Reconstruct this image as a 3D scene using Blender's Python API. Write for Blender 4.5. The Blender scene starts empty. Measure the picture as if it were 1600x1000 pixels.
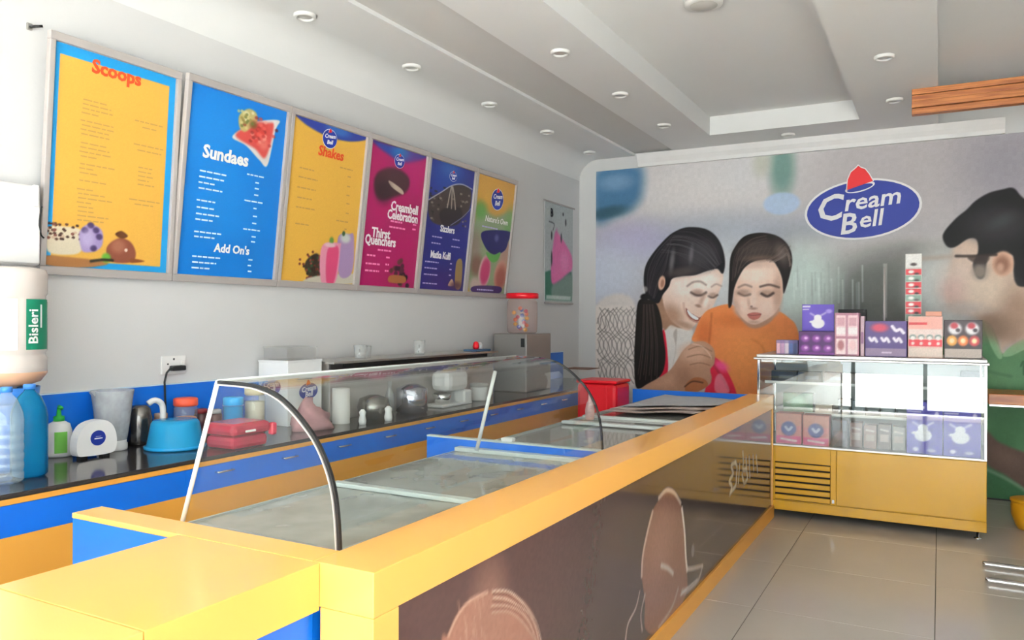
import bpy, bmesh, math, random
import numpy as np
from mathutils import Vector, Matrix
random.seed(4)
SC = bpy.context.scene
COL = SC.collection
# ------------------------------------------------------------------ camera
cam = bpy.data.cameras.new('camera'); cam.lens = 27.61; cam.sensor_width = 36.0; cam.clip_start = .05
camo = bpy.data.objects.new('camera', cam); COL.objects.link(camo); SC.camera = camo
_y, _p, _r = .49892, -.0015, .00424
_rt = Vector((math.cos(_y), math.sin(_y), 0)); _fw = Vector((-math.sin(_y), math.cos(_y), 0)); _up = Vector((0, 0, 1))
_f2 = _fw*math.cos(_p) + _up*math.sin(_p); _u2 = _up*math.cos(_p) - _fw*math.sin(_p)
_r2 = _rt*math.cos(_r) + _u2*math.sin(_r); _u3 = _u2*math.cos(_r) - _rt*math.sin(_r)
camo.matrix_world = Matrix(((_r2.x, _u3.x, -_f2.x, 0), (_r2.y, _u3.y, -_f2.y, 0), (_r2.z, _u3.z, -_f2.z, 1.5), (0, 0, 0, 1)))
# ------------------------------------------------------------------ world: bright overcast daylight
W = bpy.data.worlds.new('world'); SC.world = W; W.use_nodes = True
bg = W.node_tree.nodes['Background']; bg.inputs[0].default_value = (.93, .97, 1.0, 1); bg.inputs[1].default_value = 6.5
SC.view_settings.view_transform = 'Standard'; SC.view_settings.look = 'None'
SC.view_settings.exposure = 0.16; SC.view_settings.gamma = 1.0; SC.view_settings.use_curve_mapping = False
def portal(name, loc, rot, sx, sy):
    l = bpy.data.lights.new(name, 'AREA'); l.shape = 'RECTANGLE'; l.size = sx; l.size_y = sy
    l.cycles.is_portal = True
    o = bpy.data.objects.new(name, l); COL.objects.link(o); o.location = loc; o.rotation_euler = rot
portal('daylight_portal', (.2, -1.62, 1.45), (math.radians(90), 0, 0), 5.8, 2.8)        # shop front glazing
sun = bpy.data.lights.new('sun', 'SUN'); sun.energy = 78.0; sun.angle = .02; sun.color = (1.0, .985, .96)       # high noon sun on the street outside
suno = bpy.data.objects.new('sun', sun); COL.objects.link(suno); suno.rotation_euler = (math.radians(14), 0, 0)

# ------------------------------------------------------------------ materials
def lin(h):
    h = h.lstrip('#'); r = [int(h[i:i+2], 16)/255 for i in (0, 2, 4)]
    return tuple(c/12.92 if c <= .04045 else ((c+.055)/1.055)**2.4 for c in r)
MATS = {}
def mat(name, col, rough=.5, metal=0, coat=0, var=.05, scale=8, bump=0, bscale=60, spec=.5, trans=0, ior=1.45, stretch=None, alpha=1):
    if name in MATS: return MATS[name]
    m = bpy.data.materials.new(name); m.use_nodes = True; MATS[name] = m
    nt = m.node_tree; b = nt.nodes['Principled BSDF']
    c = lin(col) if isinstance(col, str) else col
    b.inputs['Roughness'].default_value = rough; b.inputs['Metallic'].default_value = metal
    b.inputs['Coat Weight'].default_value = coat; b.inputs['Coat Roughness'].default_value = .05
    b.inputs['Specular IOR Level'].default_value = spec
    b.inputs['Transmission Weight'].default_value = trans; b.inputs['IOR'].default_value = ior
    b.inputs['Alpha'].default_value = alpha
    tc = nt.nodes.new('ShaderNodeTexCoord'); mp = nt.nodes.new('ShaderNodeMapping'); nt.links.new(tc.outputs['Object'], mp.inputs['Vector'])
    if stretch: mp.inputs['Scale'].default_value = stretch
    n = nt.nodes.new('ShaderNodeTexNoise'); n.inputs['Scale'].default_value = scale; n.inputs['Detail'].default_value = 5
    nt.links.new(mp.outputs[0], n.inputs['Vector'])
    mx = nt.nodes.new('ShaderNodeMix'); mx.data_type = 'RGBA'
    mx.inputs[6].default_value = (*[max(0, x*(1-var)) for x in c], 1); mx.inputs[7].default_value = (*[min(1, x*(1+var)) for x in c], 1)
    nt.links.new(n.outputs['Fac'], mx.inputs[0]); nt.links.new(mx.outputs[2], b.inputs['Base Color'])
    if bump:
        n2 = nt.nodes.new('ShaderNodeTexNoise'); n2.inputs['Scale'].default_value = bscale; nt.links.new(mp.outputs[0], n2.inputs['Vector'])
        bp = nt.nodes.new('ShaderNodeBump'); bp.inputs['Strength'].default_value = bump; bp.inputs['Distance'].default_value = .01
        nt.links.new(n2.outputs['Fac'], bp.inputs['Height']); nt.links.new(bp.outputs[0], b.inputs['Normal'])
    return m
def glass(name, tint, ior=1.45, rough=.01, haze=0, hazecol='#ffffff'):
    """thin clear sheet: what Fresnel does not mirror passes straight through; haze = fine scratches and frost"""
    if name in MATS: return MATS[name]
    m = bpy.data.materials.new(name); m.use_nodes = True; MATS[name] = m
    nt = m.node_tree; nt.nodes.clear(); N = nt.nodes.new; L = nt.links.new
    out = N('ShaderNodeOutputMaterial'); tr = N('ShaderNodeBsdfTransparent'); gl = N('ShaderNodeBsdfGlossy'); mx = N('ShaderNodeMixShader')
    tr.inputs[0].default_value = (*tint, 1); gl.inputs['Roughness'].default_value = rough
    # Schlick reflectance of a thin sheet, the same from both sides
    ge = N('ShaderNodeNewGeometry'); dt = N('ShaderNodeVectorMath'); dt.operation = 'DOT_PRODUCT'; L(ge.outputs['Incoming'], dt.inputs[0]); L(ge.outputs['Normal'], dt.inputs[1])
    def M2(op, a, b=None):
        q = N('ShaderNodeMath'); q.operation = op
        for i, v in enumerate((a, b)):
            if v is None: continue
            if isinstance(v, (int, float)): q.inputs[i].default_value = v
            else: L(v, q.inputs[i])
        return q.outputs[0]
    f0 = ((ior-1)/(ior+1))**2; c1 = M2('SUBTRACT', 1.0, M2('ABSOLUTE', dt.outputs['Value'])); p5 = M2('POWER', c1, 5.0)
    fac = M2('ADD', M2('MULTIPLY', p5, 1-f0), f0); L(fac, mx.inputs[0]); src = tr.outputs[0]
    if haze:
        df = N('ShaderNodeBsdfDiffuse'); df.inputs[0].default_value = (*lin(hazecol), 1); ns = N('ShaderNodeTexNoise'); ns.inputs['Scale'].default_value = 5
        mm = N('ShaderNodeMath'); mm.operation = 'MULTIPLY_ADD'; mm.inputs[1].default_value = haze*.7; mm.inputs[2].default_value = haze*.65; L(ns.outputs['Fac'], mm.inputs[0])
        m2 = N('ShaderNodeMixShader'); L(mm.outputs[0], m2.inputs[0]); L(tr.outputs[0], m2.inputs[1]); L(df.outputs[0], m2.inputs[2]); src = m2.outputs[0]
    L(src, mx.inputs[1]); L(gl.outputs[0], mx.inputs[2]); L(mx.outputs[0], out.inputs[0])
    return m
def printmat(name='printed_sheet', rough=.4, coat=0, spec=.4):
    if name in MATS: return MATS[name]
    m = bpy.data.materials.new(name); m.use_nodes = True; MATS[name] = m
    nt = m.node_tree; b = nt.nodes['Principled BSDF']; a = nt.nodes.new('ShaderNodeVertexColor'); a.layer_name = 'ink'
    nt.links.new(a.outputs[0], b.inputs['Base Color']); b.inputs['Roughness'].default_value = rough
    b.inputs['Coat Weight'].default_value = coat; b.inputs['Coat Roughness'].default_value = .03; b.inputs['Specular IOR Level'].default_value = spec
    return m
def wood(name, c1, c2, rough=.4, sc=(2, 30, 30)):
    if name in MATS: return MATS[name]
    m = bpy.data.materials.new(name); m.use_nodes = True; MATS[name] = m
    nt = m.node_tree; b = nt.nodes['Principled BSDF']; b.inputs['Roughness'].default_value = rough
    tc = nt.nodes.new('ShaderNodeTexCoord'); mp = nt.nodes.new('ShaderNodeMapping'); mp.inputs['Scale'].default_value = sc
    n = nt.nodes.new('ShaderNodeTexNoise'); n.inputs['Scale'].default_value = 2; n.inputs['Detail'].default_value = 8; n.inputs['Distortion'].default_value = .6
    r = nt.nodes.new('ShaderNodeValToRGB'); r.color_ramp.elements[0].position = .35; r.color_ramp.elements[1].position = .65
    r.color_ramp.elements[0].color = (*lin(c1), 1); r.color_ramp.elements[1].color = (*lin(c2), 1)
    nt.links.new(tc.outputs['Object'], mp.inputs[0]); nt.links.new(mp.outputs[0], n.inputs['Vector']); nt.links.new(n.outputs['Fac'], r.inputs[0]); nt.links.new(r.outputs[0], b.inputs['Base Color'])
    return m
WALL = mat('white_wall_paint', '#d6d5d5', .75, var=.02, scale=2, bump=.04, bscale=90)
CEIL = mat('ceiling_paint', '#e9e9e8', .8, var=.02, scale=2)
YEL = mat('yellow_laminate', '#f0b05a', .28, var=.03, scale=3, coat=.25)
YEL2 = mat('pale_yellow_laminate', '#efba66', .3, var=.03, scale=3, coat=.2)
OCH = mat('ochre_laminate', '#dd9c40', .35, var=.03, scale=3)
BLU = mat('blue_laminate', '#0a6ad6', .3, var=.03, scale=3)
WHT = mat('white_plastic', '#eceae8', .35, var=.02)
CART = mat('white_card', '#eeeeee', .6, var=.02)
STEEL = mat('brushed_steel', '#b9b6b2', .3, metal=.85, var=.08, scale=40, stretch=(1, 1, 12))
ALU = mat('silver_board_frame', '#b4adaa', .45, metal=.15, var=.04)
CHROME = mat('chrome', '#dedede', .08, metal=1, var=.02)
MINT = mat('pale_mint_aluminium', '#cdd2cf', .35, var=.03)
BLK = mat('black_rubber', '#17181a', .5, var=.1)
GRAN = mat('dark_granite', '#35302e', .12, var=.35, scale=180)
RED = mat('red_plastic', '#d80f22', .35, var=.04)
INKW = mat('white_ink', '#f3f0f0', .5, var=.01)
INKR = mat('red_ink', '#d0491f', .5, var=.02)
INKB = mat('blue_ink', '#1c3296', .5, var=.03)
INKG = mat('grey_brown_ink', '#b08a4a', .6, var=.05)
INKP = mat('pale_ink', '#cfe4f5', .5, var=.02)
INKPK = mat('pink_ink', '#f08ab8', .5, var=.02)
INKL = mat('lilac_ink', '#b9b0da', .5, var=.02)
INKK = mat('black_ink', '#20202a', .5, var=.02)
BELL = mat('bell_red_ink', '#e01f26', .5, var=.02)
GLASS = glass('clear_sheet_glass', (.97, .99, .98))
GGREEN = glass('green_tinted_glass', (.93, .96, .95))
LIDG = glass('freezer_lid_glass', (.93, .93, .92), ior=1.7, rough=.05, haze=.5, hazecol='#d8d6d0')
PLAST = glass('clear_plastic', (.93, .95, .95), rough=.06, haze=.12)
TEAL = mat('teal_bottle_plastic', '#1a8fc0', .12, var=.05, trans=.6, ior=1.2)
# ------------------------------------------------------------------ mesh helpers
ORG = {}
def thing(name, label, cat, loc=(0, 0, 0), group=None):
    o = bpy.data.objects.new(name, None); COL.objects.link(o); o.location = loc; o.empty_display_size = .1
    o['label'] = label; o['category'] = cat
    if group: o['group'] = group
    ORG[o] = Vector(loc); return o
def frame(name, label, cat, origin, e1, e2, group=None):
    """an Empty whose local xy plane is a sheet: x along e1, y along e2, z out of the sheet"""
    o = thing(name, label, cat, (0, 0, 0), group)
    e1 = Vector(e1).normalized(); e2 = Vector(e2).normalized(); e3 = e1.cross(e2)
    M = Matrix((e1, e2, e3)).transposed().to_4x4(); M.translation = Vector(origin); o.matrix_world = M
    ORG[o] = Vector((0, 0, 0)); return o
def tag(o, label=None, cat=None, group=None, kind=None):
    for k, v in (('label', label), ('category', cat), ('group', group), ('kind', kind)):
        if v: o[k] = v
    return o
class MB:
    def __init__(s): s.v = []; s.f = []; s.sm = []
    def add(s, vs, fs, smooth=False):
        n = len(s.v); s.v += [tuple(x) for x in vs]; s.f += [tuple(i+n for i in f) for f in fs]; s.sm += [smooth]*len(fs); return s
    def box(s, x0, x1, y0, y1, z0, z1, bev=0):
        if x1 < x0: x0, x1 = x1, x0
        if y1 < y0: y0, y1 = y1, y0
        if z1 < z0: z0, z1 = z1, z0
        if not bev:
            v = [(x, y, z) for z in (z0, z1) for y in (y0, y1) for x in (x0, x1)]
            return s.add(v, [(0, 2, 3, 1), (4, 5, 7, 6), (0, 1, 5, 4), (2, 6, 7, 3), (0, 4, 6, 2), (1, 3, 7, 5)])
        bm = bmesh.new(); bmesh.ops.create_cube(bm, size=1)
        for v in bm.verts: v.co = Vector(((x0+x1)/2+v.co.x*(x1-x0), (y0+y1)/2+v.co.y*(y1-y0), (z0+z1)/2+v.co.z*(z1-z0)))
        bmesh.ops.bevel(bm, geom=list(bm.edges), offset=bev, segments=2, affect='EDGES', profile=.5)
        bm.verts.index_update(); s.add([v.co[:] for v in bm.verts], [[v.index for v in f.verts] for f in bm.faces]); bm.free(); return s
    def lathe(s, prof, c=(0, 0, 0), n=24, smooth=True, cap=True, sy=1.0, a0=0):
        vs = []; fs = []; k = len(prof)
        for r, z in prof:
            for i in range(n):
                a = 2*math.pi*i/n+a0; vs.append((c[0]+r*math.cos(a), c[1]+r*sy*math.sin(a), c[2]+z))
        for j in range(k-1):
            for i in range(n): fs.append((j*n+i, j*n+(i+1) % n, (j+1)*n+(i+1) % n, (j+1)*n+i))
        if cap: fs.append(tuple(range(n-1, -1, -1))); fs.append(tuple((k-1)*n+i for i in range(n)))
        return s.add(vs, fs, smooth)
    def tube(s, path, r, n=8, smooth=True):
        P = [Vector(p) for p in path]; vs = []; fs = []
        for i, p in enumerate(P):
            d = (P[min(i+1, len(P)-1)]-P[max(i-1, 0)]).normalized()
            a = d.orthogonal().normalized() if i == 0 else (a - d*a.dot(d)).normalized()
            b = d.cross(a); rr = r[i] if isinstance(r, (list, tuple)) else r
            for k in range(n): t = 2*math.pi*k/n; vs.append(p+a*rr*math.cos(t)+b*rr*math.sin(t))
        m = len(P)
        for j in range(m-1):
            for k in range(n): fs.append((j*n+k, j*n+(k+1) % n, (j+1)*n+(k+1) % n, (j+1)*n+k))
        fs.append(tuple(range(n-1, -1, -1))); fs.append(tuple((m-1)*n+k for k in range(n)))
        return s.add(vs, fs, smooth)
    def prism(s, pts, axis, a, b, smooth=False):
        """polygon pts (2-D) extruded from a to b along axis; axis 'y': pts are (x,z); 'x': (y,z); 'z': (x,y)"""
        def mk(p, t): return {'y': (p[0], t, p[1]), 'x': (t, p[0], p[1]), 'z': (p[0], p[1], t)}[axis]
        n = len(pts); vs = [mk(p, a) for p in pts]+[mk(p, b) for p in pts]
        s.add(vs, [tuple(range(n-1, -1, -1)), tuple(range(n, 2*n))]+[(i, (i+1) % n, n+(i+1) % n, n+i) for i in range(n)], False)
        if smooth:
            for i in range(1, n+1): s.sm[-i] = True
        return s
    def strip(s, pts, axis, a, b, th):
        """open 2-D polyline given thickness th and extruded"""
        n = len(pts); off = []
        for i in range(n):
            p, q = Vector(pts[max(i-1, 0)]), Vector(pts[min(i+1, n-1)]); d = (q-p).normalized(); off.append((pts[i][0]-d.y*th, pts[i][1]+d.x*th))
        return s.prism(list(pts)+off[::-1], axis, a, b)
    def build(s, name, m, parent=None, local=False, loc=None):
        me = bpy.data.meshes.new(name)
        V = np.array(s.v, dtype=float)
        if parent is not None: o0 = Vector((0, 0, 0)) if local else ORG[parent]
        elif loc is not None: o0 = Vector(loc)
        else: o0 = Vector(((V[:, 0].min()+V[:, 0].max())/2, (V[:, 1].min()+V[:, 1].max())/2, V[:, 2].min()))
        me.from_pydata((V-np.array(o0)).tolist(), [], s.f); me.update()
        bm = bmesh.new(); bm.from_mesh(me); bmesh.ops.recalc_face_normals(bm, faces=bm.faces); bm.to_mesh(me); bm.free()
        me.polygons.foreach_set('use_smooth', s.sm); me.materials.append(m)
        o = bpy.data.objects.new(name, me); COL.objects.link(o)
        if parent is not None: o.parent = parent; ORG[o] = ORG[parent] if not local else Vector((0, 0, 0))
        else: o.location = o0; ORG[o] = o0
        return o
def bx(name, m, parent, x0, x1, y0, y1, z0, z1, bev=0, local=False):
    return MB().box(x0, x1, y0, y1, z0, z1, bev).build(name, m, parent, local)
def struct(name, m, *boxes, parent=None, bev=0):
    b = MB()
    for q in boxes: b.box(*q, bev)
    o = b.build(name, m, parent)
    if parent is None: o['kind'] = 'structure'
    return o
def lettering(name, s, m, parent, x, y, size, z=.002, align='CENTER', bold=0., shear=0., rot=0., sx=1., depth=.0006, org=(0, 0, 0)):
    cu = bpy.data.curves.new('lettering', 'FONT'); cu.body = s; cu.size = size; cu.align_x = align; cu.align_y = 'CENTER'; cu.resolution_u = 2
    cu.offset = bold*size; cu.shear = shear; cu.extrude = depth
    t = bpy.data.objects.new('lettering', cu); COL.objects.link(t)
    me = bpy.data.meshes.new_from_object(t.evaluated_get(bpy.context.evaluated_depsgraph_get()))
    bpy.data.objects.remove(t); bpy.data.curves.remove(cu)
    me.transform(Matrix.Translation((x, y, z)) @ Matrix.Rotation(rot, 4, 'Z') @ Matrix.Diagonal((sx, 1, 1, 1)))
    me.materials.clear(); me.materials.append(m); me.name = name
    o = bpy.data.objects.new(name, me); COL.objects.link(o); o.parent = parent; ORG[o] = Vector((0, 0, 0)); return o
# ------------------------------------------------------------------ printed pictures: ink laid on a fine sheet of points
def cr(pts, n=6, closed=True):
    P = np.array(pts, float); k = len(P); out = []
    for i in range(k if closed else k-1):
        if closed: a, b, c, d = P[(i-1) % k], P[i], P[(i+1) % k], P[(i+2) % k]
        else: a, b, c, d = P[max(i-1, 0)], P[i], P[i+1], P[min(i+2, k-1)]
        for j in range(n):
            t = j/n; out.append(.5*((2*b)+(-a+c)*t+(2*a-5*b+4*c-d)*t*t+(-a+3*b-3*c+d)*t**3))
    if not closed: out.append(P[-1])
    return np.array(out)
class Sheet:
    def __init__(s, w, h, res, base='#ffffff', x0=0, y0=0):
        s.w, s.h, s.x0, s.y0 = w, h, x0, y0; s.nx = int(w/res)+1; s.ny = int(h/res)+1; s.res = res
        s.X, s.Y = np.meshgrid(np.linspace(x0, x0+w, s.nx), np.linspace(y0, y0+h, s.ny))
        s.C = np.empty((s.ny, s.nx, 3)); s.C[:] = s.rgb(base)
    @staticmethod
    def rgb(h): h = h.lstrip('#'); return np.array([int(h[i:i+2], 16)/255 for i in (0, 2, 4)])
    def put(s, m, col, alpha=1., win=None):
        c = s.rgb(col) if isinstance(col, str) else col
        a = np.clip(m, 0, 1)*alpha; a = a[..., None]
        if win is None: s.C = s.C*(1-a)+c*a
        else: s.C[win] = s.C[win]*(1-a)+c*a
    def win(s, x0, x1, y0, y1, pad):
        i0 = max(0, int((x0-pad-s.x0)/s.w*(s.nx-1))); i1 = min(s.nx, int((x1+pad-s.x0)/s.w*(s.nx-1))+2)
        j0 = max(0, int((y0-pad-s.y0)/s.h*(s.ny-1))); j1 = min(s.ny, int((y1+pad-s.y0)/s.h*(s.ny-1))+2)
        return (slice(j0, j1), slice(i0, i1))
    def ell(s, x, y, rx, ry, col, soft=.3, alpha=1., rot=0.):
        R = max(rx, ry)*(1+soft); w = s.win(x-R, x+R, y-R, y+R, 0); X = s.X[w]-x; Y = s.Y[w]-y
        if X.size == 0: return
        c, q = math.cos(rot), math.sin(rot); u = (X*c+Y*q)/rx; v = (-X*q+Y*c)/ry; d = np.sqrt(u*u+v*v)
        t = np.clip((1+soft-d)/(2*soft+1e-6), 0, 1); s.put(t*t*(3-2*t), col, alpha, w)
    def poly(s, pts, col, soft=.006, alpha=1., smooth=True):
        P = cr(pts) if smooth else np.array(pts, float)
        w = s.win(P[:, 0].min(), P[:, 0].max(), P[:, 1].min(), P[:, 1].max(), soft*2)
        X = s.X[w]; Y = s.Y[w]
        if X.size == 0: return
        ins = np.zeros(X.shape, bool); D = np.full(X.shape, 1e9); n = len(P)
        for i in range(n):
            (xa, ya), (xb, yb) = P[i], P[(i+1) % n]
            if ya != yb:
                cnd = ((ya > Y) != (yb > Y)); ins ^= cnd & (X < (xb-xa)*(Y-ya)/(yb-ya)+xa)
            dx, dy = xb-xa, yb-ya; L = dx*dx+dy*dy+1e-12; t = np.clip(((X-xa)*dx+(Y-ya)*dy)/L, 0, 1)
            D = np.minimum(D, (X-xa-t*dx)**2+(Y-ya-t*dy)**2)
        D = np.sqrt(D)*np.where(ins, 1, -1); t = np.clip(D/(2*soft)+.5, 0, 1); s.put(t*t*(3-2*t), col, alpha, w)
    def line(s, pts, width, col, soft=.003, alpha=1., smooth=True):
        P = cr(pts, 5, False) if smooth and len(pts) > 2 else np.array(pts, float)
        w = s.win(P[:, 0].min(), P[:, 0].max(), P[:, 1].min(), P[:, 1].max(), width+soft*2); X = s.X[w]; Y = s.Y[w]
        if X.size == 0: return
        D = np.full(X.shape, 1e9)
        for i in range(len(P)-1):
            (xa, ya), (xb, yb) = P[i], P[i+1]; dx, dy = xb-xa, yb-ya; L = dx*dx+dy*dy+1e-12
            t = np.clip(((X-xa)*dx+(Y-ya)*dy)/L, 0, 1); D = np.minimum(D, (X-xa-t*dx)**2+(Y-ya-t*dy)**2)
        s.put(np.clip((width/2-np.sqrt(D))/(2*soft)+.5, 0, 1), col, alpha, w)
    def strands(s, A, B, n, cols, width=.005, alpha=.4, seed=1):
        r = np.random.RandomState(seed); A = np.array(A, float); B = np.array(B, float)
        for k in range(n):
            t = r.rand(); P = A*(1-t)+B*t+r.randn(*A.shape)*.006; s.line([tuple(p) for p in P], width*(.6+.8*r.rand()), cols[k % len(cols)], .003, alpha*(.4+.6*r.rand()))
    def rect(s, x0, x1, y0, y1, col, alpha=1., soft=.001):
        s.poly([(x0, y0), (x1, y0), (x1, y1), (x0, y1)], col, soft, alpha, False)
    def grain(s, amt, seed=0, cell=1, win=None):
        r = np.random.RandomState(seed); g = r.rand(s.ny//cell+2, s.nx//cell+2); g = np.kron(g, np.ones((cell, cell)))[:s.ny, :s.nx]
        m = 1+(g-.5)*amt; s.C = s.C*m[..., None]
    def build(s, name, parent, m=None, z=0., gain=1., xy=None):
        nx, ny = s.nx, s.ny; V = np.stack([s.X.ravel(), s.Y.ravel(), np.full(nx*ny, z)], 1)
        if xy: V = xy(V)
        i = np.arange(nx-1)[None, :]+np.arange(ny-1)[:, None]*nx; F = np.stack([i, i+1, i+1+nx, i+nx], -1).reshape(-1, 4)
        me = bpy.data.meshes.new(name); me.vertices.add(nx*ny); me.vertices.foreach_set('co', V.astype(np.float32).ravel())
        me.loops.add(F.size); me.loops.foreach_set('vertex_index', F.ravel().astype(np.int32)); me.polygons.add(len(F))
        me.polygons.foreach_set('loop_start', (np.arange(len(F))*4).astype(np.int32)); me.update(calc_edges=True)
        c = np.clip(s.C, 0, 1).reshape(-1, 3); c = np.where(c <= .04045, c/12.92, ((c+.055)/1.055)**2.4)*gain
        at = me.color_attributes.new('ink', 'FLOAT_COLOR', 'POINT'); at.data.foreach_set('color', np.concatenate([np.clip(c, 0, .95), np.ones((len(c), 1))], 1).astype(np.float32).ravel())
        me.materials.append(m or printmat()); o = bpy.data.objects.new(name, me); COL.objects.link(o); o.parent = parent; ORG[o] = Vector((0, 0, 0)); return o
def flat(name, m, parent, polys, z=.001):
    """flat inked shapes on a sheet's local plane"""
    b = MB()
    for p in polys: b.add([(x, y, z) for x, y in p], [tuple(range(len(p)))])
    return b.build(name, m, parent, local=True)
def ellpts(cx, cy, rx, ry, rot=0, n=40):
    return [(cx+rx*math.cos(t)*math.cos(rot)-ry*math.sin(t)*math.sin(rot), cy+rx*math.cos(t)*math.sin(rot)+ry*math.sin(t)*math.cos(rot)) for t in [2*math.pi*i/n for i in range(n)]]
def logo(parent, cx, cy, rx, ry, z=.002, rot=.06, small=False):
    """blue oval emblem with a red bell and the two white words"""
    k = rx
    flat('logo_outline', INKW, parent, [ellpts(cx, cy, rx*1.045, ry*1.07, rot)], z)
    flat('logo_oval', INKB, parent, [ellpts(cx, cy, rx, ry, rot)], z+.0008)
    sh = .22; r2 = .10
    if small:
        lettering('logo_word', 'Cream', INKW, parent, cx, cy+ry*.28, k*.56, z+.0016, bold=.02, shear=sh, rot=r2)
        lettering('logo_word', 'Bell', INKW, parent, cx+.02*k, cy-ry*.38, k*.56, z+.0016, bold=.02, shear=sh, rot=r2)
    else:
        lettering('logo_word', 'C', INKW, parent, cx-.61*k, cy+.03*k, k*.70, z+.0016, bold=.018, shear=sh, rot=r2)
        lettering('logo_word', 'ream', INKW, parent, cx+.17*k, cy+.165*k, k*.455, z+.0019, bold=.016, shear=sh, rot=r2, sx=1.08)
        lettering('logo_word', 'B', INKW, parent, cx-.26*k, cy-.29*k, k*.56, z+.0016, bold=.018, shear=sh, rot=r2)
        lettering('logo_word', 'ell', INKW, parent, cx+.15*k, cy-.205*k, k*.45, z+.0022, bold=.016, shear=sh, rot=r2, sx=1.05)
    bl = [(-.26, .16), (-.245, .36), (-.19, .50), (-.10, .575), (-.06, .62), (-.02, .58), (.06, .54), (.13, .44), (.20, .30)]
    e = ry/.54/k if ry else 1
    o = flat('bell_outline', INKW, parent, [ellpts(cx-.03*k, cy+ry*.78, .27*k, .09*k, .22)]+[[(cx+x*1.09*k+.003*k, cy+ry*.42+(y*1.07-.02)*k) for x, y in bl]], z+.0017)
    flat('bell_mouth', INKB, parent, [ellpts(cx-.03*k, cy+ry*.76, .235*k, .055*k, .22)], z+.0022)
    flat('bell', BELL, parent, [[(cx+x*k, cy+ry*.42+y*k) for x, y in bl]], z+.0026)
# ================================================================== the room
XL, XR, YF, YB = -3.4, 3.2, -1.5, 7.74
struct('wall_left', WALL, (XL-.15, XL, YF, YB+.15, 0, 3.7))
struct('wall_back', WALL, (XL, XR+.15, YB, YB+.15, 0, 3.7))
struct('wall_right', WALL, (XR, XR+.15, YF, YB, 0, 3.7))
struct('wall_front', WALL, (XL, -2.75, YF-.15, YF, 0, 3.7), (-2.75, XR+.15, YF-.15, YF, 2.85, 3.7))
FRM = mat('dark_window_frame', '#4a4d50', .4, metal=.4)
def window(name, axis, a0, a1, z0, z1, n):
    b = MB(); g = []
    w = (a1-a0)/n
    for i in range(n+1):
        a = a0+i*w
        if axis == 'y': b.box(a-.03, a+.03, YF-.10, YF-.04, z0, z1)
        else: b.box(XR+.04, XR+.10, a-.03, a+.03, z0, z1)
    for z in (z0+.03, z1-.03):
        if axis == 'y': b.box(a0, a1, YF-.10, YF-.04, z-.03, z+.03)
        else: b.box(XR+.04, XR+.10, a0, a1, z-.03, z+.03)
    o = b.build(name, FRM); o['kind'] = 'structure'
    for i in range(n):
        a = a0+i*w
        if axis == 'y': bx('pane', GLASS, o, a+.03, a+w-.03, YF-.075, YF-.069, z0+.06, z1-.06)
        else: bx('pane', GLASS, o, XR+.069, XR+.075, a+.03, a+w-.03, z0+.06, z1-.06)
window('window_1', 'y', -2.75, -1.25, .02, 2.85, 2)
window('door_1', 'y', -1.25, .85, .02, 2.85, 2)
window('window_2', 'y', .85, 3.2, .02, 2.85, 2)
PAV = mat('pale_pavement', '#d6d5d2', .8, var=.15, scale=3)
struct('pavement', PAV, (-9, 12, -12, YF-.16, -.12, -.02), (XR+.16, 12, YF-.16, 10, -.12, -.02))
# floor: base of grout and separate polished tiles
TS = .835
GROUT = mat('dark_grout', '#5d5750', .8); TILE = mat('polished_beige_tile', '#beb4a9', .16, var=.06, scale=2.2, spec=.45)
fl = struct('floor', GROUT, (XL, XR, YF, YB, -.08, -.004))
tm = None
x = -.015-4*TS
while x < XR:
    y = 4.2-7*TS
    while y < YB:
        x0, x1, y0, y1 = max(x, XL)+.0018, min(x+TS, XR)-.0018, max(y, YF)+.0018, min(y+TS, YB)-.0018
        if x1-x0 > .05 and y1-y0 > .05:
            full = abs(x1-x0-TS+.0036) < 1e-4 and abs(y1-y0-TS+.0036) < 1e-4
            if full and tm:
                t = bpy.data.objects.new('tile', tm); COL.objects.link(t); t.parent = fl; t.location = Vector((x0, y0, -.004))-ORG[fl]
            else:
                b = MB().box(0, x1-x0, 0, y1-y0, 0, .004, .0012); t = b.build('tile', TILE, fl, local=True); t.location = Vector((x0, y0, -.004))-ORG[fl]
                if full: tm = t.data
        y += TS
    x += TS
# ceiling: side soffit, shadow groove, main panel with a coffer, higher bay on the right
struct('ceiling', CEIL, (-2.35, -1.86, YF, YB, 3.19, 3.7), (-.60, -.02, YF, YB, 3.19, 3.7), (-1.86, -.60, 7.19, YB, 3.19, 3.7),
       (-1.86, -.60, YF, 1.5, 3.19, 3.7), (-1.86, -.60, 1.5, 7.19, 3.36, 3.7))
struct('ceiling_soffit', CEIL, (XL, -2.78, YF, YB, 3.19, 3.7))
cv = [(-3.19+.21*math.cos(math.radians(a)), 2.98+.21*math.sin(math.radians(a))) for a in range(180, 89, -6)]
n = len(cv); o = MB().add([(x, YF, z) for x, z in cv]+[(x, YB, z) for x, z in cv], [(i, i+1, n+i+1, n+i) for i in range(n-1)], True).build('ceiling_cove', CEIL); o['kind'] = 'structure'
struct('ceiling_groove', mat('painted_groove_shade', '#d3d1ce', .8, var=.02, scale=2), (-2.78, -2.35, YF, YB, 3.215, 3.7))  # the groove's darker look is shade put into its grey colour
struct('ceiling_bay', CEIL, (-.02, XR, YF, YB, 3.33, 3.7))
struct('ceiling_light_blocker', CEIL, (-.02, XR, 2.6, 2.9, 2.7, 3.3295))  # unseen drop, added to keep window light off the right bay
tb = MB(); tb.prism([(7.66, 3.19), (7.74, 3.19), (7.74, 3.066), (7.715, 3.066), (7.705, 3.10), (7.68, 3.14)], 'x', -2.735, .47)
o = tb.build('trim_1', mat('white_moulding', '#f1efee', .5)); o['kind'] = 'structure'
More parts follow.
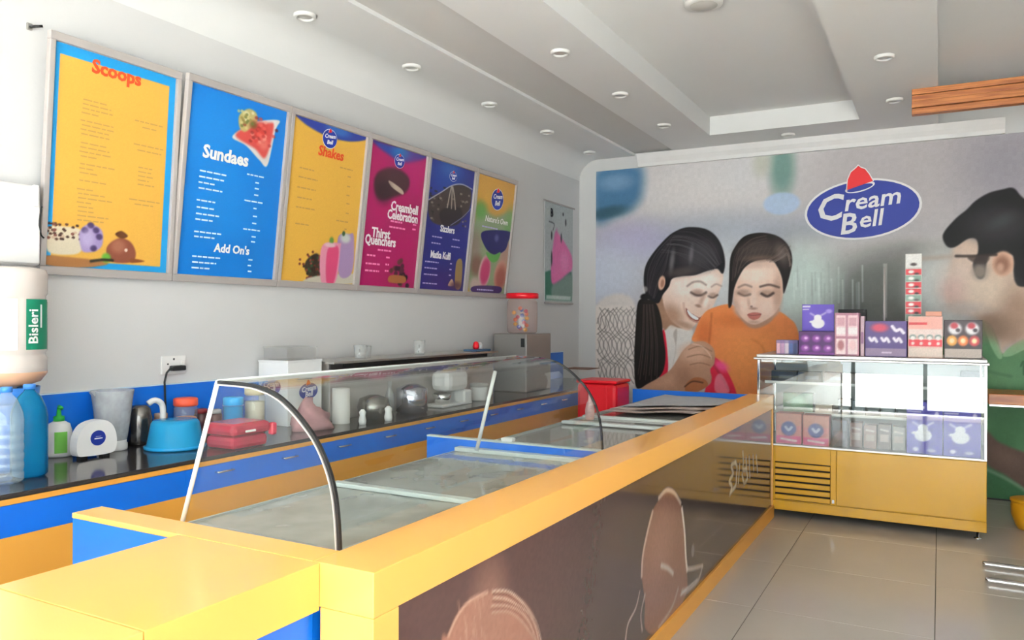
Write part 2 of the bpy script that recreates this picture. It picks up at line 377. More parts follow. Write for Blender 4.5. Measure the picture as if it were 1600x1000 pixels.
# downlights
DL = mat('downlight_ring_white', '#e3e2df', .4); DLI = mat('downlight_lens', '#b9b7b2', .3)
DARKI = mat('downlight_shadow_gap', '#6d6b68', .6)
dl = thing('ceiling_downlight', 'x', 'downlight', (-2.113, 4.50, 3.19), 'round recessed ceiling downlights')
MB().lathe([(.062, -.001), (.062, -.012), (.056, -.020), (.046, -.020), (.043, -.004)], (0, 0, 0), 28, cap=False).build('ring', DL, dl, local=True)
MB().lathe([(.0435, -.010), (.030, -.012), (.0, -.0125)], (0, 0, 0), 28, cap=False).build('lens', DLI, dl, local=True)
def copy_tree(o, parent=None):
    c = o.copy(); COL.objects.link(c); c.parent = parent
    for ch in list(o.children): copy_tree(ch, c)
    return c
rows = [((-2.113, 5.556, 3.19), 'downlight second nearest in the row beside the ceiling groove'), ((-2.113, 6.614, 3.19), 'downlight farthest in the row beside the ceiling groove'),
        ((-1.22, 7.47, 3.19), 'downlight between the coffer and the mural moulding'), ((-.32, 5.545, 3.19), 'downlight right of the coffer, left of the ceiling step'),
        ((-.31, 6.67, 3.19), 'small far downlight just left of the wooden beam end'),
        ((-3.115, 3.29, 3.19), 'downlight in the soffit above the second menu board, nearest of its row'), ((-3.115, 4.295, 3.19), 'soffit downlight above the magenta menu board'),
        ((-3.115, 5.33, 3.19), 'soffit downlight above the last yellow menu board'), ((-3.115, 6.36, 3.19), 'soffit downlight above the hanging poster, fourth in its row'),
        ((-3.115, 7.34, 3.19), 'farthest soffit downlight, near the mural corner')]
dl['label'] = 'nearest downlight of the row beside the ceiling groove'
for p, lb in rows:
    c = copy_tree(dl); c.location = p; c['label'] = lb
t = thing('ceiling_light', 'large round ceiling fitting in the coffer at the top edge', 'ceiling light', (-1.22, 4.56, 3.36))
MB().lathe([(.11, 0), (.11, -.02), (.10, -.03), (.085, -.03)], (-1.22, 4.56, 3.36), 36).build('rim', DL, t)
MB().lathe([(.085, -.028), (.05, -.042), (0, -.046)], (-1.22, 4.56, 3.36), 36, cap=False).build('diffuser', DLI, t)
# wooden beam under the ceiling
WD = wood('warm_brown_wood', '#8a4a22', '#c07a42', .45, (1.2, 25, 25))
t = thing('wooden_beam', 'warm brown beam of stacked timber planks under the ceiling', 'beam', (.9, 6.49, 3.0))
for i, (z0, z1, dy) in enumerate(((3.006, 3.05, .015), (3.053, 3.10, 0), (3.103, 3.145, .012), (3.148, 3.189, .004))):
    bx('plank', WD, t, -.188, 2.2, 6.45-.02+dy, 6.515, z0, z1, .004)

o = struct('baseboard_back', mat('dark_skirting', '#3a3836', .5), (-3.39, XR, 7.716, 7.7285, 0, .012))
# ================================================================== printed mural on the back wall
mu = frame('wall_mural', 'wall-wide printed mural of a smiling woman, a girl in orange and a man in green', 'mural', (-3.205, 7.73, 0), (1, 0, 0), (0, 0, 1))
S = Sheet(4.9, 3.061, .0066, '#a9a4a6', 0, .001)
E2 = lambda p, rx, ry, col, soft=.5, a=1., rot=0.: S.ell(p[0][0], p[0][1], rx, ry, col, soft, a, rot)
# soft background
E2([(1.213,2.853)], 1.0, .42, '#c9c4c4', .8, .95)
E2([(1.642,2.972)], .5, .25, '#c4c2c4', .8, .8)
E2([(3.059,2.790)], .95, .40, '#a6a0a2', .7, .9)
E2([(3.765,2.836)], .40, .45, '#87838c', .8, .8)
E2([(1.341,2.298)], 1.1, .22, '#8f98a8', .8, .75)
E2([(0.386,2.302)], .38, .20, '#a29cba', .8, .85)
E2([(0.067,1.964)], .50, .30, '#b6bccb', .8, .95)
E2([(1.374,1.872)], .35, .40, '#c2c5c6', .8, .8)
S.poly([(0.004,3.077),(0.472,3.089),(0.515,2.809),(0.419,2.651),(0.222,2.577),(0.007,2.542)], '#3d6282', .09)
E2([(0.221,2.931)], .18, .08, '#6f8aa6', .7, .7)
E2([(0.137,2.622)], .22, .06, '#26444f', .6, .8, .12)
E2([(1.890,2.938)], .11, .28, '#55776f', .6, .85)
E2([(1.702,2.997)], .08, .12, '#a9aa9c', .8, .7)
E2([(1.886,2.600)], .165, .105, '#9fb2cc', .15, .9)
E2([(2.054,2.218)], .30, .16, '#8d8e96', .8, .8)
E2([(2.495,2.130)], .62, .13, '#b9b5b4', .7, .8)
E2([(3.062,2.064)], .40, .12, '#7d7b77', .7, .8)
E2([(2.734,1.675)], .62, .42, '#6f716e', .5, .9)
E2([(2.084,1.799)], .28, .40, '#b9c8c2', .7, .95)
E2([(2.786,1.646)], .35, .36, '#5d605d', .35, .8)
E2([(3.186,1.782)], .22, .34, '#c9ccca', .6, .9)
E2([(2.446,1.152)], .9, .35, '#8d8f8c', .6, .6)
rs = np.random.RandomState(3)
for i in range(26):
    q = [(1.986,2.101)][0]; xx = q[0]+rs.rand()*.62; yy = q[1]-.05-rs.rand()*.25
    S.line([(xx, yy), (xx+.004, yy-.15-rs.rand()*.25)], .012, '#dde6e2' if rs.rand() > .4 else '#8b9692', .006, .38)
S.rect(*[f for f in ([(2.759,1.988)][0][0], [(2.790,1.988)][0][0], [(2.761,1.521)][0][1], [(2.759,2.006)][0][1])], '#c6c4bf', .5, .006)
# wire basket lattice at the left
S.poly([(-0.004,1.627),(0.423,1.692),(0.441,0.832),(0.000,0.813)], '#c6bdb8', .03, .9)
x0, y1 = [(0.004,1.640)][0]; x1, y0 = [(0.427,0.911)][0]
S.rect(x0, x1, y0-.1, y1, '#cdc4bf', .8, .02)
for i in range(26):
    for sgn in (1, -1):
        a = x0+(i-10)*.048
        P = [(a+sgn*.02*math.sin(k*1.3)+k*.034*sgn+rs.randn()*.007, y1-.03-k*.055+rs.randn()*.008) for k in range(15)]
        P = [p for p in P if x0+.01 < p[0] < x1+.05]
        if len(P) > 2: S.line(P, .011, '#4b4340', .004, .55 if a < x0+.2 else .38)
# woman: blouse, neck, arm
S.poly([(0.738,1.462),(0.924,1.463),(1.041,1.400),(1.016,1.240),(0.913,1.013),(0.768,0.911),(0.720,1.104)], '#cfc9c4', .012)
S.poly([(0.884,1.399),(0.845,1.353),(0.872,1.205),(0.834,1.011),(0.872,1.205)], '#8b7d74', .008, .5)
S.poly([(0.696,1.787),(0.830,1.689),(0.995,1.432),(0.898,1.418),(0.818,1.443),(0.752,1.391),(0.698,1.494),(0.643,1.651)], '#8f6d58', .012)
S.poly([(0.732,1.378),(0.766,1.339),(0.794,1.009),(0.748,0.846),(0.701,0.844),(0.720,1.104)], '#c01f36', .006)
# woman: face
S.poly([(0.763,1.948),(0.921,1.958),(1.153,2.003),(1.317,1.992),(1.342,1.923),(1.324,1.835),(1.293,1.748),(1.269,1.685),(1.231,1.610),(1.181,1.572),(1.143,1.534),(1.092,1.477),(1.041,1.419),(0.989,1.393),(0.911,1.425),(0.818,1.495),(0.751,1.624),(0.723,1.806)], '#d3b8a9', .010)
E2([(0.994,1.815)], .20, .12, '#e8d8cf', .7, .85, -.1)
E2([(1.186,1.888)], .13, .09, '#ecdfd8', .7, .8)
E2([(0.975,1.636)], .10, .09, '#dfc8ba', .7, .8)
E2([(0.831,1.547)], .11, .09, '#a07a62', .7, .8, -.7)
E2([(0.963,1.444)], .09, .03, '#9a755f', .7, .7, -.3)
E2([(1.206,1.686)], .05, .05, '#d9c3b7', .7, .7)
S.line([(0.987,1.835),(1.045,1.872),(1.116,1.877),(1.173,1.844)], .017, '#5a443c', .010, .6)
S.line([(1.230,1.824),(1.274,1.849),(1.324,1.829)], .014, '#6b5046', .009, .5)
S.ell(*[(1.091,1.757)][0], .060, .028, '#8f6f60', .7, .7, -.1)
S.line([(1.026,1.770),(1.078,1.744),(1.135,1.744),(1.174,1.768)], .022, '#3d2c28', .009, .8)
S.ell(*[(1.243,1.742)][0], .038, .024, '#987868', .7, .7)
S.line([(1.199,1.730),(1.243,1.717),(1.287,1.742)], .018, '#46332d', .008, .75)
E2([(1.091,1.782)], .05, .022, '#a98877', .7, .6)
S.ell(*[(1.136,1.699)][0], .02, .06, '#b08c79', .8, .6, -.5)
S.ell(*[(1.174,1.674)][0], .022, .05, '#efe2da', .8, .7, -.3)
S.ell(*[(1.098,1.636)][0], .030, .014, '#8a614f', .7, .75, -.3)
S.line([(0.949,1.662),(0.962,1.585),(1.015,1.502)], .016, '#a9806c', .012, .6)
S.poly([(0.975,1.611),(1.027,1.566),(1.105,1.522),(1.130,1.534),(1.098,1.483),(1.047,1.496),(0.995,1.540)], '#7d4238', .004)
S.poly([(0.988,1.598),(1.040,1.553),(1.098,1.515),(1.085,1.496),(1.040,1.515),(1.001,1.553)], '#f4eeea', .003)
S.line([(0.975,1.611),(0.988,1.547),(1.040,1.490),(1.092,1.471)], .010, '#9c6257', .004, .8)
# woman: hair, ear, ponytail
S.poly([(0.991,2.423),(1.152,2.402),(1.259,2.333),(1.329,2.217),(1.360,2.072),(1.348,1.966),(1.324,1.954),(1.280,1.999),(1.173,1.977),(1.064,1.942),(0.921,1.932),(0.829,1.908),(0.797,1.831),(0.737,1.754),(0.684,1.664),(0.575,1.717),(0.533,1.855),(0.546,2.032),(0.627,2.174),(0.774,2.330),(0.880,2.396)], '#171418', .008)
S.strands([(0.893,2.396),(1.056,2.375),(1.228,2.265),(1.329,2.061)], [(0.695,2.178),(0.861,2.152),(1.057,2.069),(1.217,1.976)], 50, ['#4a464b', '#2c282d', '#6a666b', '#1a171b'], .006, .5, 5)
S.strands([(0.827,2.347),(0.661,2.179),(0.574,1.986),(0.574,1.789)], [(0.795,2.174),(0.762,2.013),(0.696,1.852),(0.643,1.703)], 30, ['#3a353a', '#232024', '#4d484d'], .006, .5, 6)
E2([(1.089,2.132)], .17, .14, '#3e3b40', .7, .8)
E2([(0.828,2.089)], .025, .11, '#8d8b8e', .8, .55, -.12)
E2([(1.024,2.147)], .02, .08, '#7b797e', .8, .5, -.1)
E2([(0.928,1.977)], .14, .045, '#5a4f4d', .7, .6, .1)
E2([(0.723,1.871)], .036, .072, '#c69f8a', .2, 1, -.15)
E2([(0.730,1.865)], .018, .042, '#8d614e', .4, .8, -.15)
S.poly([(0.472,1.678),(0.568,1.704),(0.663,1.664),(0.718,1.514),(0.739,1.352),(0.766,1.151),(0.741,0.975),(0.647,0.867),(0.518,0.796),(0.448,0.819),(0.433,1.110),(0.446,1.401)], '#1c1614', .008)
for k in range(12):
    u = k/11; q0 = [(0.520,1.651)][0]; q1 = [(0.455,0.846)][0]
    S.line([(q0[0]+u*.11, q0[1]), (q0[0]-.02+u*.18, (q0[1]+q1[1])/2), (q1[0]+u*.22, q1[1]+.06+.03*math.sin(k*2.1))], .008, '#5b4c46' if k % 3 else '#14100f', .004, .5)
E2([(0.547,1.730)], .05, .035, '#151214', .3, 1)
E2([(0.547,1.809)], .025, .03, '#d5cfca', .5, .5)
# girl: shirt, neck, face
S.poly([(1.225,1.610),(1.430,1.647),(1.529,1.498),(1.649,1.437),(1.786,1.487),(1.850,1.584),(1.960,1.518),(2.029,1.428),(2.093,1.143),(2.129,0.667),(2.130,0.310),(1.412,0.251),(1.285,0.794),(1.221,1.055),(1.195,1.244),(1.041,1.286),(1.067,1.388),(1.130,1.528)], '#cf7a44', .008)
E2([(1.651,1.130)], .30, .26, '#d98a4c', .8, .8)
E2([(1.468,1.498)], .18, .06, '#b5602f', .8, .6)
E2([(1.156,1.370)], .07, .12, '#b85c30', .6, .6)
S.line([(1.231,1.560),(1.220,1.402),(1.208,1.213),(1.272,1.025)], .016, '#96461f', .012, .6)
S.line([(1.620,1.314),(1.710,1.254),(1.746,1.157)], .014, '#b0632f', .012, .5)
S.poly([(1.467,1.622),(1.855,1.621),(1.815,1.511),(1.745,1.450),(1.650,1.419),(1.559,1.455)], '#a97e68', .015)
S.poly([(1.466,1.920),(1.538,2.023),(1.658,2.094),(1.789,2.095),(1.865,1.996),(1.906,1.850),(1.896,1.705),(1.850,1.590),(1.768,1.511),(1.649,1.456),(1.553,1.492),(1.473,1.603),(1.442,1.746)], '#d6b7a5', .009)
E2([(1.647,1.941)], .16, .10, '#e6d0c3', .7, .9)
E2([(1.528,1.634)], .07, .08, '#e4c9bb', .7, .8)
E2([(1.767,1.633)], .09, .08, '#e2c6b8', .7, .8)
E2([(1.630,1.695)], .03, .09, '#e0c9bd', .7, .7)
E2([(1.855,1.742)], .04, .16, '#a98471', .7, .6)
E2([(1.527,1.764)], .065, .03, '#9c7b6b', .7, .7)
E2([(1.755,1.755)], .065, .03, '#9c7b6b', .7, .7)
S.line([(1.491,1.814),(1.551,1.838),(1.612,1.818)], .017, '#674c41', .009, .65)
S.line([(1.695,1.817),(1.778,1.834),(1.866,1.808)], .019, '#3c2a25', .008, .8)
S.line([(1.491,1.758),(1.546,1.733),(1.600,1.745)], .020, '#553f37', .009, .7)
S.line([(1.708,1.750),(1.761,1.725),(1.814,1.754)], .024, '#2f211e', .008, .85)
S.ell(*[(1.588,1.659)][0], .014, .045, '#b58f7c', .8, .6, .1)
S.ell(*[(1.631,1.609)][0], .034, .012, '#94695a', .7, .75)
E2([(1.613,1.628)], .012, .010, '#6d4a3e', .5, .7)
S.poly([(1.577,1.554),(1.637,1.572),(1.703,1.560),(1.685,1.517),(1.637,1.499),(1.595,1.517)], '#b2675c', .005)
S.line([(1.577,1.548),(1.637,1.542),(1.703,1.554)], .007, '#6d3a34', .003, .85)
E2([(1.637,1.480)], .05, .016, '#b08b78', .7, .6)
E2([(1.467,1.634)], .035, .09, '#b08a77', .8, .55, .3)
E2([(1.635,2.027)], .16, .035, '#b8988a', .8, .5)
# girl: hair
S.poly([(1.410,2.096),(1.458,2.212),(1.537,2.302),(1.651,2.333),(1.782,2.321),(1.893,2.267),(1.963,2.174),(1.986,2.059),(1.969,1.945),(1.930,1.801),(1.907,1.753),(1.895,1.886),(1.854,1.996),(1.789,2.071),(1.647,2.063),(1.551,2.005),(1.490,1.907),(1.448,1.796),(1.424,1.641),(1.393,1.635),(1.398,1.872)], '#191313', .007)
S.strands([(1.423,1.871),(1.453,2.119),(1.586,2.275),(1.735,2.317)], [(1.526,2.005),(1.587,2.065),(1.676,2.087),(1.795,2.095)], 40, ['#4a3c37', '#241a18', '#6a5a52', '#2e2421'], .006, .5, 3)
S.strands([(1.706,2.086),(1.824,2.155),(1.905,2.224),(1.951,2.150)], [(1.824,2.046),(1.894,2.080),(1.951,2.102),(1.975,1.981)], 30, ['#8a7c74', '#5d5049', '#3b302c'], .006, .5, 4)
E2([(1.706,2.172)], .20, .08, '#3f3431', .7, .8)
E2([(1.894,2.116)], .05, .10, '#7a6c64', .8, .55, .3)
E2([(1.676,2.087)], .14, .03, '#6c564b', .8, .6)
for k in range(12):
    q = [(1.465,2.106)][0]; S.line([(q[0]+.04*k, q[1]-.04+.004*k*(11-k)*.3), (q[0]+.043*k+.03, q[1]+.09)], .006, '#544640', .004, .45)
# hand holding a spoon, red sleeve
S.poly([(1.208,1.118),(1.284,1.120),(1.384,0.998),(1.471,0.802),(1.472,0.629),(1.160,0.610),(1.196,0.928)], '#c3203a', .008)
E2([(1.328,1.046)], .07, .045, '#e2528c', .7, .9, -.5)
S.line([(1.234,1.081),(1.335,0.934),(1.409,0.799)], .02, '#7d1420', .01, .5)
S.poly([(1.272,0.931),(1.334,0.965),(1.409,0.799),(1.273,0.793)], '#d99aa8', .01, .6)
S.poly([(0.518,0.796),(0.701,0.909),(0.814,0.991),(0.886,1.096),(0.944,1.188),(1.029,1.260),(1.144,1.287),(1.233,1.238),(1.265,1.164),(1.259,1.069),(1.221,1.005),(1.234,0.917),(1.184,0.839),(0.901,0.724),(0.518,0.704)], '#ae846b', .008)
E2([(1.061,1.165)], .13, .09, '#c79f88', .7, .9)
E2([(0.801,0.874)], .20, .05, '#b98f76', .7, .8, .35)
E2([(0.952,0.919)], .08, .09, '#8d6650', .8, .6)
for a, b, c in (([(1.003,1.202)][0], [(1.119,1.236)][0], [(1.233,1.188)][0]), ([(0.990,1.125)][0], [(1.119,1.154)][0], [(1.240,1.119)][0]), ([(1.017,1.049)][0], [(1.119,1.071)][0], [(1.215,1.049)][0])):
    S.line([a, b, c], .010, '#7a543f', .005, .7)
S.line([(1.041,1.260),(1.131,1.236),(1.195,1.181),(1.233,1.119)], .012, '#e0c3b1', .006, .6)
S.poly([(0.979,0.856),(1.062,0.923),(1.158,0.914),(1.197,0.852),(1.095,0.784),(0.979,0.779)], '#a1623f', .006)
S.line([(0.966,0.829),(1.043,0.884),(1.146,0.876)], .014, '#3a241a', .006, .8)
# man: shirt, arm
S.poly([(3.066,1.170),(3.450,1.441),(3.543,1.507),(3.617,1.400),(3.664,1.229),(3.749,1.295),(3.843,1.360),(4.163,1.407),(4.251,0.485),(3.998,-0.006),(3.363,-0.081),(3.071,0.053)], '#4c7852', .010)
E2([(3.728,1.028)], .16, .12, '#5c8760', .8, .8)
E2([(3.685,0.599)], .14, .20, '#3f6a44', .8, .7)
E2([(3.640,0.328)], .10, .20, '#35603c', .8, .5)
S.poly([(3.534,1.464),(3.571,1.464),(3.618,1.346),(3.664,1.208),(3.637,1.186),(3.581,1.292)], '#7ba37c', .006)
S.poly([(3.664,1.208),(3.718,1.284),(3.816,1.349),(3.992,1.394),(3.992,1.331),(3.825,1.265),(3.727,1.209)], '#79a17a', .006)
S.line([(3.795,1.126),(3.813,1.164),(3.817,1.058)], .012, '#1d3a24', .006, .6)
S.line([(3.568,1.076),(3.637,1.057),(3.728,1.039)], .02, '#3d6343', .012, .6)
S.poly([(3.538,0.578),(3.640,0.488),(3.820,0.418),(4.082,0.367),(4.169,-0.037),(3.998,-0.058),(3.822,0.111),(3.686,0.214),(3.549,0.308)], '#5f4b42', .02)
E2([(3.686,0.358)], .12, .06, '#6d564a', .8, .7, -.5)
S.poly([(3.549,0.238),(3.687,0.171),(3.844,0.071),(3.998,0.025),(3.550,-0.026)], '#3e6b47', .012)
S.line([(3.558,0.245),(3.696,0.183),(3.848,0.093)], .02, '#7b9a80', .012, .7)
# man: face and hair
S.poly([(3.310,2.143),(3.414,2.204),(3.564,2.154),(3.746,2.040),(3.769,1.827),(3.859,1.772),(3.905,1.361),(3.816,1.349),(3.691,1.289),(3.659,1.245),(3.604,1.427),(3.534,1.496),(3.412,1.561),(3.288,1.594),(3.249,1.715),(3.268,1.902),(3.291,2.039)], '#bfa898', .035)
E2([(3.354,1.835)], .16, .20, '#c9b7ad', .8, .8)
E2([(3.307,1.753)], .10, .10, '#c3a29c', .8, .6)
E2([(3.565,1.750)], .16, .14, '#cdbaa8', .8, .9)
E2([(3.617,1.454)], .15, .11, '#6f5848', .7, .85, -.25)
E2([(3.771,1.561)], .12, .22, '#8f7462', .8, .8)
E2([(3.379,1.605)], .16, .05, '#b3a9a4', .8, .8)
S.poly([(3.223,2.213),(3.242,2.278),(3.323,2.378),(3.399,2.445),(3.464,2.516),(3.557,2.575),(3.658,2.600),(3.739,2.604),(3.811,2.514),(3.987,2.397),(4.075,2.132),(4.033,1.822),(3.814,1.783),(3.752,1.827),(3.737,1.966),(3.724,2.051),(3.596,2.056),(3.555,2.025),(3.532,1.874),(3.481,1.865),(3.448,1.974),(3.485,2.081),(3.475,2.185),(3.414,2.198),(3.315,2.132),(3.257,2.139)], '#151315', .010)
E2([(3.632,2.312)], .22, .14, '#2f2d30', .7, .8)
E2([(3.654,2.338)], .10, .05, '#3f4144', .8, .6, .5)
E2([(3.500,1.918)], .06, .07, '#8f8278', .6, .8)
E2([(3.665,1.978)], .078, .105, '#c29b85', .15, 1)
E2([(3.661,1.973)], .05, .07, '#7f5746', .5, .85)
E2([(3.647,1.947)], .025, .035, '#c09a85', .6, .8)
S.line([(3.062,2.041),(3.209,2.047),(3.334,2.054)], .03, '#a8988c', .02, .8)
S.line([(3.325,2.054),(3.448,2.050),(3.615,2.055)], .022, '#2b201d', .008, .9)
S.poly([(3.410,2.041),(3.559,2.046),(3.550,1.993),(3.476,1.984)], '#3a2e2a', .01, .8)
S.grain(.035, 1); S.grain(.03, 2, 5)
mp_ = S.build('mural_print', mu, printmat('mural_vinyl', .5, .0, .2), gain=1.3)
lc = [(2.579,2.502)][0]
logo(mu, lc[0], lc[1], .465, .255, .003, .06)
# ================================================================== six menu boards leaning out from the left wall
YBD = [1.971, 2.63, 3.336, 4.038, 4.72, 5.39, 6.071]
TLT = [.075, .118, .118, .118, .118, .118]
LBL = ['yellow menu board with a blue border headed Scoops', 'bright blue menu board headed Sundaes and Add On\'s', 'yellow menu board headed Shakes with pink milkshakes',
       'magenta menu board with a chocolate cake, headed Thirst Quenchers', 'dark blue menu board with a chocolate sundae picture', 'narrow yellow and green fruit board at the end of the menu row']
HB = 1.032
def board(i):
    w = YBD[i+1]-YBD[i]
    o = frame('menu_board', LBL[i], 'menu board', (-3.38, YBD[i], 1.683), (0, 1, 0), (TLT[i], 0, 1.025), 'menu boards in a row on the left wall')
    fw = .036
    for n, q in (('frame_rail', (.002, w-.002, 0, fw)), ('frame_rail', (.002, w-.002, HB-fw, HB)), ('frame_stile', (.002, fw*.75, fw, HB-fw)), ('frame_stile', (w-fw*.75, w-.002, fw, HB-fw))):
        bx(n, ALU, o, q[0], q[1], q[2], q[3], -.012, .016, .003, local=True)
    bx('backing', ALU, o, fw*.5, w-fw*.5, fw*.5, HB-fw*.5, -.010, -.001, local=True)
    for xx in (.12, w-.12):       # hanger wires back to the wall
        k = TLT[i]/1.025; MB().tube([(xx, HB-.01, -.012), (xx, HB+.02, -.02-k*HB)], .003, 6).build('hanger', STEEL, o, local=True)
    return o, w
def menulines(o, rows, m, h=.0085, name='menu_lines'):
    P = []
    for x, y, w in rows:
        k = 0
        while k < w-.008:           # broken dashes: the lettering is too small to read
            d = min(random.uniform(.018, .045), w-k); P.append([(x+k, y-h/2), (x+k+d, y-h/2), (x+k+d, y+h/2), (x+k, y+h/2)]); k += d+.006
    return tag(flat(name, m, o, P, .0015), kind='stuff')
def sheet(w, base, res=.005): return Sheet(w-.056, HB-.076, res, base, .028, .038)
# 1 Scoops
o, w = board(0); S = sheet(w, '#1d9ce0', .004)
S.rect(.055, w-.062, .066, HB-.085, '#e9b24e')
S.poly([(0.029,0.073),(0.068,0.081),(0.196,0.062),(0.263,0.049),(0.173,0.040),(0.030,0.045)], '#8d5a3c', .006); S.poly([(0.045,0.201),(0.106,0.213),(0.183,0.204),(0.193,0.119),(0.141,0.092),(0.039,0.101)], '#e9dcc2', .006)
for k in range(46):
    q = [(0.108,0.190)][0]; S.ell(q[0]+random.uniform(-.085, .075), q[1]+random.uniform(-.035, .035), .008, .006, random.choice(['#5b3529', '#8a4f45', '#4a2a22', '#d8b9a0']), .3)
S.poly([(0.029,0.078),(0.142,0.081),(0.293,0.074),(0.310,0.057),(0.173,0.037),(0.036,0.040)], '#b27a48', .006)
S.poly([(0.177,0.189),(0.205,0.229),(0.248,0.233),(0.286,0.208),(0.289,0.150),(0.260,0.118),(0.205,0.108),(0.186,0.133)], '#ab98cc', .006)
for u in ([(0.203,0.206)][0], [(0.272,0.183)][0], [(0.247,0.129)][0], [(0.229,0.231)][0], [(0.255,0.211)][0]): S.ell(u[0], u[1], .016, .014, '#4c3a6b', .4)
S.ell(*[(0.217,0.173)][0], .03, .04, '#cdbfe4', .6, .6)
S.poly([(0.309,0.122),(0.326,0.159),(0.377,0.187),(0.430,0.174),(0.460,0.128),(0.449,0.084),(0.389,0.071),(0.331,0.079)], '#8f4f3c', .005)
S.ell(*[(0.369,0.148)][0], .035, .03, '#b87a62', .6, .7); S.poly([(0.350,0.203),(0.381,0.221),(0.415,0.200),(0.383,0.185)], '#6d3d20', .004)
S.ell(*[(0.409,0.133)][0], .008, .008, '#f2e2da', .3); S.ell(*[(0.311,0.090)][0], .022, .022, '#6fb53f', .4); S.poly([(0.438,0.096),(0.510,0.088),(0.439,0.075)], '#8a4a22', .004)
S.line([(0.238,0.070),(0.293,0.080),(0.343,0.080)], .012, '#2c2a22', .004); S.grain(.03, 5)
S.build('menu_print', o, gain=.78)
q = [(0.320,0.934)][0]; lettering('heading', 'Scoops', INKR, o, q[0], q[1], .083, bold=.035, sx=1.02)
y = .80; L = []
for k in range(27):
    y -= .0195 if k not in (4, 13, 16) else .034
    if k % 9 != 8: L.append((.155+random.uniform(0, .01), y, random.uniform(.07, .17)))
menulines(o, L, INKG, .006)
menulines(o, [(.42, .745, .16), (.46, .72, .09), (.42, .635, .16), (.44, .61, .13), (.45, .53, .08), (.45, .51, .07), (.45, .49, .08), (.45, .47, .06), (.45, .45, .09), (.41, .375, .17), (.44, .355, .1)], INKG, .006)
# 2 Sundaes
o, w = board(1); S = sheet(w, '#0f7fdc', .004)
S.ell(.2, .75, .2, .2, '#2490e6', .8, .6); S.ell(.3, .4, .2, .15, '#2490e6', .8, .5)
S.poly([(0.309,0.778),(0.393,0.850),(0.460,0.892),(0.625,0.935),(0.604,0.870),(0.569,0.674),(0.506,0.692),(0.408,0.750)], '#e9e4e2', .006)
S.poly([(0.330,0.789),(0.418,0.862),(0.542,0.903),(0.591,0.892),(0.550,0.714),(0.467,0.747)], '#d8524c', .012)
S.poly([(0.350,0.840),(0.344,0.900),(0.400,0.947),(0.455,0.939),(0.469,0.894),(0.429,0.850),(0.387,0.821)], '#c9b978', .008); S.ell(*[(0.487,0.856)][0], .06, .045, '#c23834', .6, .7); S.ell(*[(0.444,0.871)][0], .025, .02, '#6d5a28', .6, .8)
S.ell(*[(0.390,0.917)][0], .02, .014, '#f0e8b8', .5)
for k in range(46):
    q = [(0.496,0.823)][0]; S.ell(q[0]+random.gauss(0, .045), q[1]+random.gauss(.01, .04), .013, .009, random.choice(['#b02c2c', '#e8685c', '#8a1f22', '#f0b0a0', '#d84038']), .5, .7)
for k in range(22):
    q = [(0.389,0.890)][0]; S.ell(q[0]+random.gauss(0, .022), q[1]+random.gauss(0, .022), .010, .008, random.choice(['#efe6c0', '#9a8a48', '#dccf92', '#6b7a3a']), .5, .8)
S.ell(*[(0.528,0.784)][0], .03, .03, '#e8847a', .6, .7); S.grain(.02, 6)
S.build('menu_print', o, gain=.78)
q = [(0.274,0.670)][0]; lettering('heading', 'Sundaes', INKW, o, q[0]+.005, q[1], .092, bold=.035, shear=.05)
q = [(0.360,0.185)][0]; lettering('heading', "Add On's", INKW, o, q[0]+.01, q[1], .062, bold=.03, shear=.05)
L = []
for u in ([(0.121,0.571)][0], [(0.120,0.541)][0], [(0.119,0.512)][0], [(0.122,0.483)][0], [(0.116,0.421)][0], [(0.120,0.385)][0], [(0.119,0.352)][0], [(0.118,0.323)][0], [(0.117,0.260)][0], [(0.119,0.235)][0], [(0.117,0.133)][0], [(0.120,0.103)][0], [(0.119,0.074)][0]):
    L.append((u[0], u[1], random.uniform(.10, .19)))
menulines(o, L, INKP, .008)
L = [(u[0]-wd/2, u[1], wd) for u, wd in (([(0.493,0.602)][0], .13), ([(0.506,0.565)][0], .03), ([(0.505,0.533)][0], .03), ([(0.505,0.498)][0], .03), ([(0.490,0.460)][0], .13), ([(0.508,0.424)][0], .03), ([(0.509,0.381)][0], .03), ([(0.508,0.342)][0], .03), ([(0.494,0.305)][0], .12), ([(0.512,0.268)][0], .03), ([(0.511,0.240)][0], .03), ([(0.503,0.139)][0], .03), ([(0.502,0.107)][0], .03), ([(0.506,0.075)][0], .03))]
menulines(o, L, INKP, .008)
# 3 Shakes
o, w = board(2); S = sheet(w, '#e9b44a')
S.poly([(0.025,1.003),(0.134,1.006),(0.355,1.009),(0.670,1.024),(0.676,0.980),(0.513,0.936),(0.320,0.928),(0.141,0.955)], '#2b3f9e', .008); S.ell(*[(0.417,0.979)][0], .10, .03, '#3d7fd0', .7, .8, 0)
S.poly([(0.226,0.114),(0.240,0.173),(0.318,0.214),(0.382,0.163),(0.399,0.076),(0.299,0.056)], '#3a3226', .008)
for k in range(50):
    q = [(0.301,0.126)][0]; S.ell(q[0]+random.gauss(0, .045), q[1]+random.gauss(0, .05), .010, .008, random.choice(['#2f2118', '#6b2e22', '#2f5a38', '#d9c9a0', '#874034']), .4)
S.poly([(0.244,0.053),(0.392,0.084),(0.700,0.108),(0.683,0.044),(0.259,0.026)], '#d9d4c0', .008)
S.poly([(0.495,0.325),(0.594,0.359),(0.646,0.347),(0.660,0.119),(0.539,0.091)], '#b99ac8', .006); S.ell(*[(0.567,0.331)][0], .045, .03, '#dfe6df', .5); S.ell(*[(0.545,0.358)][0], .014, .016, '#3f6a3a', .4)
